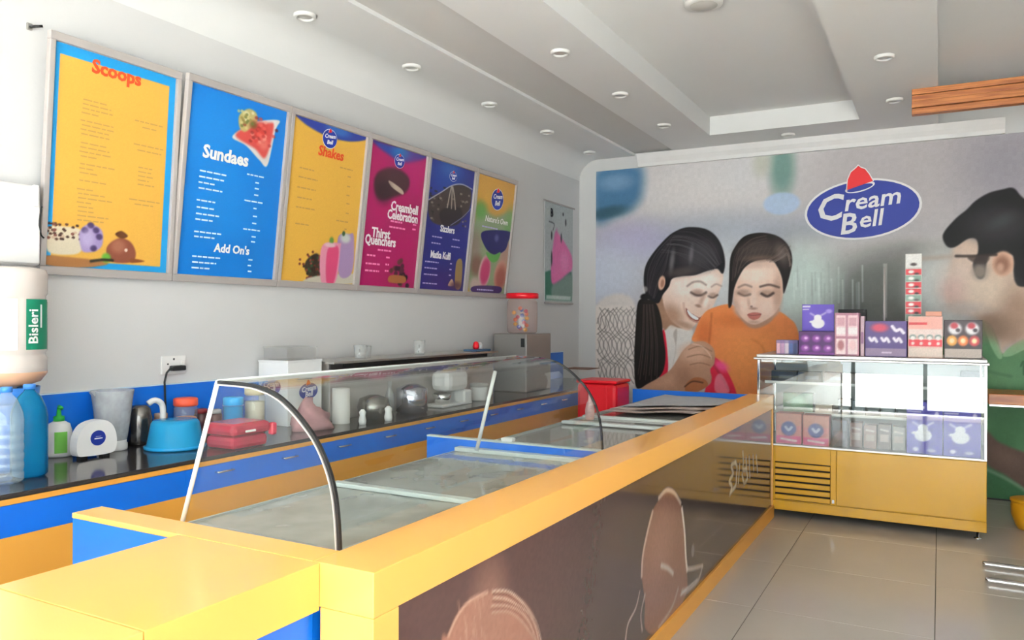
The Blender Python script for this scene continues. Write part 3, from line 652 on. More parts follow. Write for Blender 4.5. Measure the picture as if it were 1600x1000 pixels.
S.poly([(0.357,0.261),(0.511,0.294),(0.528,0.263),(0.509,0.045),(0.381,0.039)], '#ee9ab4', .006); S.poly([(0.411,0.245),(0.510,0.261),(0.497,0.049),(0.426,0.045)], '#e04d7c', .008); S.ell(*[(0.439,0.303)][0], .02, .022, '#5d8a3a', .4); S.ell(*[(0.431,0.275)][0], .05, .014, '#f4c9d2', .4)
S.grain(.03, 7); S.build('menu_print', o, gain=.78)
q = [(0.339,0.916)][0]; logo(o, q[0], q[1], .062, .055, .002, 0, True)
q = [(0.362,0.831)][0]; lettering('heading', 'Shakes', INKR, o, q[0], q[1], .083, bold=.03, shear=.12)
menulines(o, [(u[0]-.01, u[1], random.uniform(.10, .17)) for u in ([(0.119,0.704)][0], [(0.116,0.651)][0], [(0.113,0.590)][0], [(0.120,0.531)][0], [(0.117,0.474)][0], [(0.123,0.377)][0])], INKG, .008)
menulines(o, [(u[0]-.06, u[1], .12) for u in ([(0.513,0.763)][0], [(0.523,0.433)][0])]+[(u[0], u[1], .03) for u in ([(0.532,0.718)][0], [(0.534,0.657)][0], [(0.536,0.601)][0], [(0.543,0.549)][0], [(0.545,0.488)][0], [(0.547,0.387)][0])], INKG, .008)
# 4 magenta
o, w = board(3); S = sheet(w, '#b81a66')
S.poly([(0.024,0.995),(0.159,0.992),(0.447,0.995),(0.664,1.004),(0.533,0.939),(0.371,0.911),(0.167,0.942)], '#2c4aa6', .02); S.ell(*[(0.363,0.962)][0], .10, .05, '#2f86cc', .7, .8)
S.ell(*[(0.512,0.832)][0], .12, .14, '#c42a78', .8, .6)
S.poly([(0.095,0.743),(0.152,0.812),(0.286,0.852),(0.429,0.832),(0.482,0.782),(0.448,0.709),(0.283,0.642),(0.175,0.619),(0.114,0.661)], '#4f2f34', .02); S.poly([(0.251,0.759),(0.402,0.720),(0.415,0.687),(0.285,0.721)], '#cdb9a6', .004); S.ell(*[(0.208,0.675)][0], .08, .07, '#35242a', .7, .7)
for k in range(26):
    q = [(0.479,0.147)][0]; S.ell(q[0]+random.gauss(0, .045), q[1]+random.gauss(0, .05), .022, .018, random.choice(['#3a2030', '#5a2838', '#2a1a28', '#6d4038']), .4)
S.poly([(0.365,0.118),(0.529,0.118),(0.537,0.072),(0.358,0.069)], '#b5713f', .005); S.grain(.03, 8); S.build('menu_print', o, gain=.78)
q = [(0.343,0.905)][0]; logo(o, q[0], q[1], .055, .045, .002, 0, True)
q = [(0.460,0.594)][0]; lettering('heading', 'Creambell', INKW, o, q[0]-.005, q[1], .088, bold=.03, sx=.86)
q = [(0.455,0.530)][0]; lettering('heading', 'Celebration', INKW, o, q[0]-.012, q[1]+.003, .088, bold=.03, sx=.84)
q = [(0.216,0.394)][0]; lettering('heading', 'Thirst', INKW, o, q[0], q[1], .09, bold=.03, sx=.9)
q = [(0.210,0.341)][0]; lettering('heading', 'Quenchers', INKW, o, q[0]+.012, q[1]+.002, .09, bold=.03, sx=.82)
menulines(o, [(u[0], u[1], d) for u, d in (([(0.307,0.491)][0], .14), ([(0.299,0.451)][0], .19), ([(0.568,0.493)][0], .04), ([(0.566,0.460)][0], .04), ([(0.198,0.284)][0], .15), ([(0.089,0.241)][0], .09), ([(0.084,0.185)][0], .15), ([(0.085,0.138)][0], .15), ([(0.296,0.239)][0], .04), ([(0.296,0.190)][0], .04), ([(0.296,0.146)][0], .04))], INKPK, .012)
# 5 dark blue
o, w = board(4); S = sheet(w, '#2b2f8a')
S.ell(*[(0.271,0.903)][0], .25, .15, '#2b4fae', .8, .9); S.ell(*[(0.303,0.971)][0], .12, .07, '#3f77c8', .8, .6); S.ell(*[(0.327,0.102)][0], .25, .10, '#40287a', .8, .6)
S.poly([(0.060,0.695),(0.207,0.773),(0.387,0.853),(0.604,0.850),(0.608,0.678),(0.466,0.580),(0.251,0.527),(0.092,0.558)], '#4b3f3b', .008)
for k in range(60):
    q = [(0.329,0.682)][0]; S.ell(q[0]+random.uniform(-.29, .27), q[1]+random.uniform(-.13, .13), random.uniform(.008, .022), .008, random.choice(['#2b2322', '#8d8074', '#6b5d54', '#a99c8f', '#3b3230']), .4, .8)
S.poly([(0.215,0.629),(0.381,0.689),(0.515,0.666),(0.495,0.573),(0.339,0.527),(0.247,0.546)], '#33292c', .01)
for a in (-.02, .015, .05): q = [(0.337,0.830)][0]; S.line([(q[0]+a*.3, q[1]), (q[0]+a, q[1]-.07), (q[0]+a*1.6, q[1]-.16)], .014, '#c9bdae', .004, .9)
S.line([(0.052,0.694),(0.207,0.773),(0.336,0.840),(0.476,0.871),(0.632,0.854)], .008, '#c9c6d6', .003); S.line([(0.642,0.702),(0.524,0.617),(0.373,0.540)], .006, '#9aa0c8', .003)
S.poly([(0.507,0.262),(0.589,0.277),(0.608,0.073),(0.524,0.070)], '#a98d58', .004); S.poly([(0.421,0.076),(0.466,0.128),(0.503,0.079)], '#d9b48a', .004); S.ell(*[(0.531,0.080)][0], .08, .03, '#4a2340', .7, .7)
S.grain(.05, 9); S.build('menu_print', o, gain=.78)
q = [(0.341,0.909)][0]; logo(o, q[0], q[1], .05, .035, .002, 0, True)
q = [(0.335,0.502)][0]; lettering('heading', 'Sizzlers', INKW, o, q[0], q[1], .07, bold=.03, sx=.95)
q = [(0.257,0.299)][0]; lettering('heading', 'Matka Kulfi', INKW, o, q[0]+.02, q[1], .075, bold=.03, sx=.8)
menulines(o, [(u[0], u[1], d) for u, d in (([(0.139,0.434)][0], .14), ([(0.139,0.386)][0], .12), ([(0.419,0.436)][0], .10), ([(0.411,0.380)][0], .12), ([(0.080,0.243)][0], .18), ([(0.080,0.196)][0], .17), ([(0.080,0.148)][0], .18), ([(0.075,0.081)][0], .20), ([(0.417,0.246)][0], .03), ([(0.416,0.201)][0], .03), ([(0.416,0.156)][0], .03))], INKL, .010)
# 6 fruit board
o, w = board(5); S = sheet(w, '#e2a84a')
S.ell(.3, .85, .3, .14, '#eab654', .8, .7); S.poly([(0.059,0.666),(0.378,0.688),(0.725,0.717),(0.806,0.025),(0.098,0.005)], '#9fb28a', .03); S.ell(*[(0.120,0.710)][0], .10, .07, '#6fae58', .6, .9); S.ell(*[(0.617,0.621)][0], .08, .15, '#7fb46a', .7, .8)
S.ell(*[(0.089,0.409)][0], .10, .13, '#a8988a', .6, .9); S.ell(*[(0.630,0.398)][0], .14, .13, '#c9a090', .6, .9); S.ell(*[(0.150,0.256)][0], .09, .08, '#8a5a50', .6, .8)
S.poly([(0.186,0.539),(0.637,0.584),(0.633,0.494),(0.582,0.411),(0.412,0.365),(0.252,0.417)], '#2a2b72', .006); S.ell(*[(0.426,0.508)][0], .035, .03, '#7d83ba', .6, .7)
S.ell(*[(0.283,0.210)][0], .095, .14, '#e9c6c2', .15, 1, -.15); S.ell(*[(0.292,0.216)][0], .075, .115, '#d2477a', .3, 1, -.15); S.ell(*[(0.559,0.197)][0], .11, .13, '#dca392', .2, 1, -.2); S.ell(*[(0.563,0.175)][0], .085, .10, '#ab5f52', .5, 1, -.2)
S.poly([(0.281,0.377),(0.412,0.365),(0.517,0.395),(0.487,0.326),(0.404,0.299),(0.323,0.326)], '#6cb85a', .005); S.ell(*[(0.150,0.097)][0], .08, .06, '#d9c3b8', .5); S.ell(*[(0.743,0.092)][0], .04, .06, '#ddc8bd', .5)
S.poly([(0.142,0.086),(0.569,0.097),(0.548,0.035),(0.143,0.033)], '#472a6e', .004); S.grain(.05, 10); S.build('menu_print', o, gain=.78)
q = [(0.371,0.828)][0]; logo(o, q[0], q[1], .098, .085, .002, 0, True)
q = [(0.396,0.652)][0]; lettering('heading', "Nature's Own", INKW, o, q[0], q[1], .07, bold=.01, shear=.1, sx=.95)
menulines(o, [([(0.166,0.584)][0][0], [(0.166,0.584)][0][1], .26), ([(0.168,0.060)][0][0]+.02, [(0.168,0.060)][0][1], .27)], INKL, .012)

# hanging poster scroll in the corner
po = frame('wall_poster', 'narrow grey poster with a pink splash hanging beside the mural corner', 'poster', (-3.385, 6.87, 1.665), (0, 1, 0), (0, 0, 1))
S = Sheet(.665, 1.0, .008, '#a9b0b0')
S.poly([(0.017,0.293),(0.219,0.336),(0.638,0.327),(0.642,0.026),(0.020,0.025)], '#1f6a52', .012, 1, False); S.poly([(0.221,0.209),(0.639,0.307),(0.641,0.066),(0.193,0.042)], '#6f8a80', .03)
S.poly([(0.162,0.193),(0.146,0.364),(0.188,0.557),(0.245,0.710),(0.367,0.670),(0.492,0.602),(0.637,0.494),(0.654,0.362),(0.495,0.286),(0.310,0.213)], '#d0609a', .02); S.ell(*[(0.462,0.429)][0], .10, .10, '#d877ac', .6); S.line([(0.275,0.726),(0.217,0.528),(0.190,0.335)], .03, '#bf5a96', .02, .7)
for u, h in (([(0.170,0.893)][0], .05), ([(0.489,0.826)][0], .06), ([(0.382,0.658)][0], .08), ([(0.157,0.663)][0], .07), ([(0.159,0.435)][0], .12), ([(0.426,0.904)][0], .03)): S.ell(u[0], u[1], .018, h*.6, '#25222a', .4, .9)
S.line([(0.098,0.796),(0.215,0.783),(0.186,0.717)], .012, '#3a3a40', .005, .8); S.rect(.04, .62, .03, .07, '#d5dedb', .8, .01); S.grain(.06, 11, 2)
S.build('poster_print', po, gain=1.05)
bx('hanging_rod', ALU, po, -.03, .70, .985, 1.0, -.005, .012, .003, local=True); bx('bottom_rod', ALU, po, 0, .665, -.012, .004, -.005, .012, .003, local=True)
bx('poster_sheet', CART, po, 0, .665, 0, 1.0, -.004, -.001, local=True)
lettering('poster_letter', 'B', INKK, po, [(0.155,0.885)][0][0], [(0.155,0.885)][0][1], .12, .002, bold=.01)

# ================================================================== wall fittings at the left
t = thing('wall_socket', 'white switched wall socket with a black plug above the backsplash', 'socket', (-3.4, 2.66, 1.21))
bx('plate', WHT, t, -3.4, -3.388, 2.590, 2.732, 1.215, 1.306, .003); bx('switch', WHT, t, -3.389, -3.382, 2.70, 2.72, 1.24, 1.28, .002); bx('socket_hole', BLK, t, -3.389, -3.3865, 2.655, 2.663, 1.285, 1.295); bx('socket_hole', BLK, t, -3.389, -3.3865, 2.62, 2.628, 1.262, 1.27)
t = thing('black_plug', 'black power plug with its cable in the wall socket', 'plug', (-3.38, 2.66, 1.23))
bx('plug_body', BLK, t, -3.388, -3.35, 2.63, 2.705, 1.232, 1.258, .006)
MB().tube([(-3.36, 2.635, 1.245), (-3.355, 2.61, 1.243), (-3.36, 2.596, 1.225), (-3.365, 2.588, 1.18), (-3.36, 2.588, 1.10), (-3.35, 2.59, .905)], .005).build('cable', BLK, t)
t = thing('junction_box', 'white wall box at the left edge beside the first menu board', 'wall box', (-3.4, 1.8, 1.70))
bx('box_body', WHT, t, -3.4, -3.33, 1.60, 1.955, 1.715, 2.05, .01); bx('box_lid', WHT, t, -3.333, -3.322, 1.605, 1.95, 1.72, 2.045, .006); bx('breaker_switch', WHT, t, -3.323, -3.31, 1.915, 1.938, 1.96, 2.05, .003)
pts = [(-3.33, 1.962, 1.965), (-3.325, 1.952, 1.94), (-3.32, 1.945, 1.90), (-3.325, 1.948, 1.87), (-3.33, 1.958, 1.845), (-3.34, 1.975, 1.835)]
tag(MB().tube([tuple(p) for p in cr(pts, 5, False)], .0035).build('wire_loop', BLK), 'thin black wire looping beside the first menu board', 'wire')
t = thing('wall_hook', 'small dark hook at the top corner of the first menu board', 'hook', (-3.4, 1.95, 2.71))
bx('hook_plate', STEEL, t, -3.4, -3.39, 1.932, 1.955, 2.715, 2.745, .003); MB().tube([(-3.39, 1.945, 2.73), (-3.365, 1.955, 2.73), (-3.352, 1.975, 2.735)], .006).build('hook_arm', BLK, t)
# ================================================================== service counter with its yellow rail and printed front
FX = -1.11; TZ = .93; IX = -1.29
t = thing('ice_cream_counter', 'long yellow service counter with a brown printed front and blue end panels', 'counter', (-1.66, 3.8, 0))
bx('top_rail', YEL, t, IX, FX, 1.395, 6.205, .826, TZ, .002)
bx('end_panel', BLU, t, -2.215, IX-.001, 1.397, 1.487, .0, .914); bx('end_panel_cap', YEL, t, -2.217, IX-.0005, 1.395, 1.489, .9145, TZ, .002)
bx('corner_post', YEL, t, -1.267, FX, 1.395, 1.49, 0, .8255, .002)
bx('divider_panel', BLU, t, -2.222, IX-.001, 3.205, 3.235, .0, .918); bx('divider_cap', MINT, t, -2.223, IX-.001, 3.204, 3.236, .9185, .926)
bx('far_panel', BLU, t, -2.225, IX-.001, 6.17, 6.2, 0, .925)
bx('toe_kick', OCH, t, -1.22, -1.102, 1.492, 6.205, 0, .09, .002)
bx('far_edge_strip', YEL, t, -1.128, FX, 6.18, 6.205, .091, .8255)
bx('front_board', mat('brown_laminate', '#4a3534', .3), t, -1.135, -1.119, 1.4905, 6.179, .0905, .8255)
S = Sheet(4.688, .734, .0065, '#54403e', .001, .091)
S.ell(2.9, .45, 1.8, .6, '#4c423f', .6, .8); S.ell(.3, .6, .7, .5, '#5a3f3c', .7, .8)
# nearer chocolate bar
S.poly([(0.189,0.661),(0.219,0.680),(0.261,0.716),(0.325,0.736),(0.414,0.730),(0.507,0.708),(0.598,0.663),(0.674,0.607),(0.727,0.542),(0.760,0.474),(0.784,0.382),(0.764,0.062),(0.191,0.348)], '#a0705f', .008)
S.ell(*[(0.433,0.663)][0], .09, .14, '#9c7060', .8, .7)
for k in range(7):
    a = k*.010
    S.line([(x+.006*math.sin(j*1.7+k), y-a) for j, (x, y) in enumerate([(0.451,0.723),(0.534,0.696),(0.606,0.656),(0.674,0.603),(0.727,0.538),(0.760,0.469)])], .006, '#d9bfae' if k % 2 == 0 else '#5d3a32', .003, .75-.07*k)
S.line([(0.225,0.678),(0.268,0.714),(0.332,0.734),(0.422,0.728)], .010, '#c49a88', .004, .85)
for k in range(22):
    q = [(0.306,0.691)][0]; xx = q[0]+random.uniform(-.04, .10); yy = q[1]+random.uniform(-.10, .07); S.line([(xx, yy), (xx+.006, yy-.03)], .005, '#b98c7c', .003, .5)
# farther chocolate bar with its swirl
S.poly([(1.774,0.278),(1.731,0.401),(1.738,0.481),(1.804,0.576),(1.872,0.650),(1.990,0.690),(2.076,0.709),(2.177,0.684),(2.283,0.613),(2.350,0.527),(2.386,0.374),(2.423,0.242),(2.402,0.112),(2.067,0.051),(1.793,0.146)], '#8a6355', .010)
S.ell(*[(2.013,0.468)][0], .16, .12, '#9a7062', .8, .7)
S.line([(2.328,0.563),(2.374,0.441),(2.399,0.307),(2.423,0.236)], .026, '#e0d0c6', .006, .95); S.line([(1.873,0.645),(1.804,0.570),(1.746,0.485),(1.731,0.401)], .022, '#c4a89c', .006, .85); S.line([(1.962,0.689),(2.076,0.703),(2.198,0.667),(2.305,0.596)], .022, '#cbb4a8', .006, .85)
S.line([(2.423,0.236),(2.541,0.209),(2.717,0.174)], .024, '#c9bbb4', .008, .8); S.line([(2.717,0.171),(2.641,0.124),(2.471,0.124),(2.334,0.149)], .026, '#b5a7a1', .01, .8); S.line([(2.004,0.370),(2.102,0.331),(2.183,0.284)], .024, '#c0b0a8', .008, .8)
S.line([(1.707,0.339),(1.660,0.287),(1.567,0.251),(1.538,0.195)], .014, '#bfaea6', .006, .8); S.line([(1.774,0.305),(1.725,0.238),(1.742,0.164)], .016, '#b39f97', .006, .8); S.line([(2.269,0.185),(2.165,0.124),(1.971,0.099)], .016, '#ab9b94', .008, .7); S.ell(*[(2.527,0.306)][0], .03, .035, '#a39b98', .3, .7)
S.line([(2.616,0.131),(2.436,0.141),(2.312,0.140)], .012, '#c9beb8', .005, .7)
# illegible white handwriting near the far end
for pts in ([(3.494,0.610),(3.374,0.606),(3.426,0.550),(3.325,0.520),(3.393,0.477),(3.343,0.439)], [(3.476,0.613),(3.530,0.572),(3.513,0.515),(3.497,0.465),(3.377,0.448)], [(3.602,0.577),(3.585,0.522),(3.568,0.468)], [(3.693,0.645),(3.713,0.575),(3.695,0.532),(3.791,0.517)], [(3.790,0.588),(3.811,0.505),(3.832,0.446),(3.735,0.430)], [(3.889,0.582),(3.912,0.445)], [(4.013,0.567),(4.036,0.472)], [(4.120,0.551),(4.166,0.436)], [(3.677,0.498),(3.716,0.450)]):
    S.line(pts, .032, '#cfc8b6', .008, .8)
S.grain(.05, 12, 2)
def to_counter(V): return np.stack([np.full(len(V), -1.1175), V[:, 0]+1.49, V[:, 1]], 1)-np.array(ORG[t])
S.build('front_print', t, printmat('glossy_counter_print', .10, .12, .4), gain=1.0, xy=to_counter)

# nearer side counter in two lengths
t = thing('side_counter', 'pale yellow topped counter with blue side in the near left corner', 'counter', (-1.5, .8, 0))
bx('top_slab', YEL, t, -1.755, -1.267, .935, 1.394, .818, TZ-.0005, .002); bx('side_panel', BLU, t, -1.745, -1.285, .94, 1.39, 0, .8175)
t = thing('side_counter', 'pale yellow counter section cut by the bottom left corner of the picture', 'counter', (-1.5, .4, 0))
bx('top_slab', YEL2, t, -1.755, -1.267, .10, .932, .818, TZ-.0005, .002); bx('side_panel', BLU, t, -1.745, -1.285, .105, .93, 0, .8175)

# ================================================================== freezers sunk into the counter
FWH = mat('freezer_white_enamel', '#dfe3e2', .35); FIN = mat('freezer_liner', '#dde2e0', .5, var=.08)
def freezer(label, y0, y1, bars, lids):
    t = thing('chest_freezer', label, 'freezer', (-1.76, (y0+y1)/2, 0), 'chest freezers in the counter')
    x0, x1 = -2.215, -1.295
    b = MB().box(x0, x1, y0, y1, .04, .42).box(x0, x0+.06, y0, y1, .42, .775).box(x1-.06, x1, y0, y1, .42, .775).box(x0+.06, x1-.06, y0, y0+.06, .42, .775).box(x0+.06, x1-.06, y1-.06, y1, .42, .775)
    b.build('body', FWH, t)
    bx('liner_floor', FIN, t, x0+.065, x1-.065, y0+.065, y1-.065, .425, .44)
    r = MB().prism([(x0, .776), (x0, .79), (x0+.03, .80), (-2.06, .862), (-2.04, .868), (-2.03, .868), (-2.03, .776)], 'y', y0, y1).box(x1-.012, x1, y0, y1, .776, .868, .003).box(-2.03, x1-.012, y0, y0+.03, .776, .868, .003).box(-2.03, x1-.012, y1-.03, y1, .776, .868, .003)
    r.build('rim', mat('grey_freezer_rim', '#a9afab', .4), t)
    for a, c, z in lids:
        bx('glass_lid', LIDG, t, -2.029, x1-.013, a, c, z, z+.006)
    for y, z in bars:
        g = bx('lid_rail', MINT, t, -2.029, x1-.013, y-.020, y+.020, z-.004, z+.012, .003)
    return t
freezer('chest freezer with a grey glass lid under the curved glass guard', 1.495, 3.203, [(2.31, .866)], [(1.53, 2.32, .855), (2.30, 3.17, .863)])
freezer('chest freezer with sliding glass lids beyond the blue divider', 3.24, 6.165, [(4.38, .868), (4.46, .858), (4.70, .868), (4.78, .858)], [(3.275, 4.47, .850), (4.37, 4.79, .860), (4.69, 6.13, .850)])
# tubs of ice cream inside the nearer freezer
TUBC = ['#e7d6b4', '#a86a52', '#dba0aa', '#8f9b77', '#c7b3cf', '#d8b96b', '#6d4a3c', '#e4dfd4']
n = 0
for j, yy in enumerate((1.66, 2.05, 2.44, 2.83)):
    for i, xx in enumerate((-2.10, -1.73)):
        t = thing('ice_cream_tub', '%s ice cream tub, %s row from the near end, %s side' % (['pale cream', 'brown', 'pink', 'green', 'lilac', 'yellow', 'dark chocolate', 'white'][n], ['first', 'second', 'third', 'last'][j], ['staff', 'customer'][i]), 'tub', (xx+.16, yy+.14, .44), 'tubs inside the nearer freezer')
        MB().box(xx, xx+.33, yy, yy+.30, .4405, .60, .012).build('tub', CART, t); bx('ice_cream', mat('ice_cream_%d' % n, TUBC[n], .7, var=.15, scale=15, bump=.3), t, xx+.015, xx+.315, yy+.015, yy+.285, .601, .635, .012); n += 1

# ================================================================== curved glass guard
arc = [(-1.288, .931), (-1.295, 1.018), (-1.307, 1.082), (-1.330, 1.140), (-1.362, 1.191), (-1.402, 1.234), (-1.452, 1.275), (-1.504, 1.305), (-1.562, 1.321), (-1.617, 1.327), (-1.721, 1.329)]
arc = [tuple(p) for p in cr(arc, 4, False)]
t = thing('glass_guard', 'curved sneeze guard of clear glass standing over the nearer freezer', 'glass guard', (-1.55, 2.35, .93))
MB().strip(arc, 'y', 1.496, 3.20, .006).build('curved_glass', GGREEN, t)
for y in (1.488, 3.198): MB().strip(arc, 'y', y, y+.009, .008).build('edge_trim', BLK, t)
MB().strip([(x-.010, z-.002) if z < 1.2 else (x-.004, z-.009) for x, z in arc], 'y', 1.486, 1.494, .004).build('inner_trim', ALU, t)
end = [(-1.860, .931)]+[(x-.004, z-.004) for x, z in arc]
MB().prism([end[0]]+end[1:], 'y', 1.499, 1.504).build('end_glass', GLASS, t)
MB().tube([(-1.863, 1.493, .930), (-1.724, 1.493, 1.327)], .0065, 10).build('pillar', WHT, t)
MB().tube([(-1.872, 3.10, .892), (-1.775, 3.10, 1.262)], .009, 10).build('pillar', WHT, t)
bx('pillar_base', MINT, t, -2.03, -1.31, 3.155, 3.203, .8685, .888, .004)
MB().tube([(-1.724, 1.493, 1.326), (-1.724, 3.20, 1.326)], .006, 8).build('top_rail', MINT, t)
bx('clamp', WHT, t, -1.80, -1.74, 3.195, 3.235, .927, .945, .006)

# ================================================================== back counter along the left wall
t = thing('backsplash', 'blue laminate backsplash panel behind the rear worktop', 'backsplash', (-3.39, 4.5, .9))
bx('panel', BLU, t, -3.3995, -3.38, 1.965, 7.3, .901, 1.163); bx('edge_strip', OCH, t, -3.3995, -3.378, 1.93, 1.9645, .901, 1.163); bx('top_edge', INKP, t, -3.3995, -3.379, 1.93, 7.3, 1.1635, 1.168)
t = thing('rear_worktop', 'long dark granite worktop along the left wall', 'worktop', (-3.08, 4.3, .88))
bx('slab', GRAN, t, -3.3995, -2.765, .9, 7.3, .882, .90, .003)
bx('front_edge', OCH, t, -2.79, -2.766, .9, 7.3, .862, .8815)
t = thing('end_cabinet', 'plain blue and ochre end unit of the rear counter at the left edge', 'cabinet', (-3.08, 1.57, 0))
bx('carcass', OCH, t, -3.39, -2.80, .9, 2.235, 0, .861); bx('top_panel', BLU, t, -2.80, -2.77, .9, 2.235, .752, .860); bx('lower_panel', OCH, t, -2.80, -2.77, .9, 2.235, .08, .7515)
hy = [2.433+.395*k for k in range(12)]
for k, y in enumerate(sorted(hy)):
    y0, y1 = y-.1974, y+.1974
    t = thing('drawer_unit', 'blue drawer over ochre door in the rear counter, drawer unit %s from the left' % ['first', 'second', 'third', 'fourth', 'fifth', 'sixth', 'seventh', 'eighth', 'ninth', 'tenth', 'eleventh', 'twelfth', 'thirteenth'][k], 'cabinet', (-3.08, y, 0), 'drawer units of the rear counter')
    bx('carcass', OCH, t, -3.39, -2.80, y0, y1, .0, .861)
    dr = bx('drawer_front', BLU, t, -2.80, -2.77, y0, y1, .752, .860)
    h = MB().tube([(-2.77, y-.045, .826), (-2.752, y-.042, .826), (-2.752, y+.042, .826), (-2.77, y+.045, .826)], .0045, 8).build('handle', CHROME, dr)
    bx('door', OCH, t, -2.80, -2.77, y0, y1, .08, .7515)
# ================================================================== things on the rear worktop, from the left
WZ = .9003
BD = mat('dispenser_blue', '#2f74c4', .35)
t = thing('water_dispenser', 'small blue dispenser stand under the big water jar', 'dispenser', (-3.205, 1.755, WZ)); c = (-3.205, 1.755, WZ)
MB().lathe([(.085, 0), (.09, .01), (.08, .03), (.075, .24), (.085, .26)], c, 32).build('body', BD, t); MB().lathe([(.088, .2605), (.105, .27), (.112, .325), (.105, .325), (.08, .275)], c, 32, cap=False).build('collar', BD, t); bx('tap', WHT, t, -3.10, -3.07, 1.73, 1.76, 1.0, 1.04, .005)
JP = mat('water_jar_plastic', '#e3d9d2', .15, var=.06, scale=5, trans=.25, ior=1.2)
t = thing('water_jar', 'large translucent water jar with a green label at the left edge', 'water jar', (-3.205, 1.755, 1.19)); c = (-3.205, 1.755, 1.228)
prof = [(.03, -.03), (.032, -.005), (.07, .004), (.112, .018), (.136, .05), (.136, .11), (.130, .12), (.130, .13), (.136, .14), (.136, .33), (.130, .34), (.130, .355), (.136, .365), (.136, .44), (.130, .458), (.10, .465)]
MB().lathe(prof, c, 40).build('body', JP, t)
WA = mat('painted_refraction_tint', '#d9ab8c', .2, var=.08)  # orange of light refracted in the water, painted on as a band
MB().lathe([(.0705, .0035), (.1125, .0175), (.1365, .05), (.1365, .058)], c, 40, cap=False).build('shoulder_band', WA, t)
def arcpatch(name, m, parent, c, r, a0, a1, z0, z1, n=10):
    b = MB(); vs = []; fs = []
    for i in range(n+1):
        a = math.radians(a0+(a1-a0)*i/n)
        for z in (z0, z1): vs.append((c[0]+r*math.cos(a), c[1]+r*math.sin(a), c[2]+z))
    for i in range(n): fs.append((2*i, 2*i+2, 2*i+3, 2*i+1))
    return b.add(vs, fs, True).build(name, m, parent)
GRN = mat('green_label', '#0f7a5c', .45)
arcpatch('white_label', CART, t, c, .1375, -85, -15, .145, .34); arcpatch('green_label', GRN, t, c, .138, -3, 44, .145, .34)
def bendtext(name, s, m, parent, c, r, ang, z, size, up=True, bold=.02):
    o = lettering(name, s, m, parent, 0, 0, size, 0, bold=bold, depth=.0003); me = o.data
    P = np.empty(len(me.vertices)*3); me.vertices.foreach_get('co', P); P = P.reshape(-1, 3)
    x, y = P[:, 0].copy(), P[:, 1].copy()
    if up: x, y = -y, x            # reads upwards
    a = math.radians(ang)+x/r
    Q = np.stack([c[0]+(r+P[:, 2])*np.cos(a), c[1]+(r+P[:, 2])*np.sin(a), c[2]+z+y], 1)-np.array(ORG[parent]); me.vertices.foreach_set('co', Q.ravel()); me.update(); return o
bendtext('label_word', 'Bisleri', INKW, t, c, .1408, 9, .235, .055); arcpatch('label_bar', INKW, t, c, .1386, 22, 26, .23, .32, 3)
def bottle(name, label, x, y, m, h, r, capm, water=None, z=WZ, ribs=True):
    t = thing(name, label, 'bottle', (x, y, z)); p = [(r*.82, 0), (r, .012), (r, h*.10)]
    if ribs:
        for k in range(5): z0 = h*(.12+.10*k); p += [(r*.94, z0+h*.01), (r, z0+h*.03), (r, z0+h*.08)]
    p += [(r, h*.66), (r*.93, h*.74), (r*.62, h*.87), (r*.30, h*.93), (r*.28, h*.955)]
    MB().lathe(p, (x, y, z), 24).build('body', m, t); MB().lathe([(r*.34, h*.95), (r*.34, h), (r*.30, h*1.005)], (x, y, z), 16).build('cap', capm, t)
    if water: MB().lathe([(r*.78, .006), (r*.92, .02), (r*.92, h*water)], (x, y, z), 24).build('water', mat('still_water', '#a9c6cf', .08, trans=.8, ior=1.15), t)
    return t
CB = mat('blue_bottle_cap', '#3a7fd0', .4)
bottle('water_bottle', 'clear ribbed plastic water bottle at the left edge of the worktop', -2.955, 1.615, glass('bottle_plastic', (.90, .94, .95), rough=.08, haze=.22, hazecol='#cfd9dc'), .345, .056, CB)
bottle('water_bottle', 'teal blue plastic water bottle behind the clear bottle', -3.005, 1.725, TEAL, .345, .062, CB, ribs=False)
# soap pump
t = thing('soap_bottle', 'white hand soap bottle with a green pump', 'soap bottle', (-3.325, 2.034, WZ))
c = (-3.325, 2.034, WZ); MB().lathe([(.044, 0), (.051, .006), (.052, .02), (.050, .11), (.042, .14), (.022, .152)], c, 24, sy=1.0).build('body', WHT, t)
G2 = mat('green_pump', '#1fa83a', .4); MB().lathe([(.022, .150), (.022, .172), (.010, .176), (.007, .207)], c, 16).build('pump_collar', G2, t); MB().tube([(c[0], c[1], WZ+.204), (c[0]+.002, c[1], WZ+.214), (c[0]+.035, c[1]-.01, WZ+.21)], .008).build('pump_head', G2, t)
arcpatch('label', mat('light_green_label', '#6fb84a', .5), t, c, .0526, -50, 5, .02, .11)
# white round casing with emblem
t = thing('plastic_casing', 'white rounded casing with a blue emblem leaning by the jug', 'casing', (-3.18, 2.1, WZ))
f = Matrix.Rotation(math.radians(-8), 4, 'Y'); b = MB(); pr = cr([(-.085, .012), (-.05, 0), (.06, 0), (.088, .02), (.090, .075), (.068, .125), (.02, .148), (-.05, .132), (-.084, .08)], 4)
def fr(p, d): return (-3.205+d+.04*p[0], 2.095+p[0]*.98, WZ+.012+p[1])
nn = len(pr); b.add([fr(p, 0) for p in pr]+[fr(p, .05) for p in pr], [tuple(range(nn)), tuple(range(nn, 2*nn))]+[(i, (i+1) % nn, nn+(i+1) % nn, nn+i) for i in range(nn)]); b.build('casing', WHT, t)
em = MB(); pe = ellpts(.005, .072, .034, .032); em.prism([(2.095+p[0]*.98, WZ+.012+p[1]) for p in pe], 'x', -3.156, -3.1525).build('emblem', INKB, t)
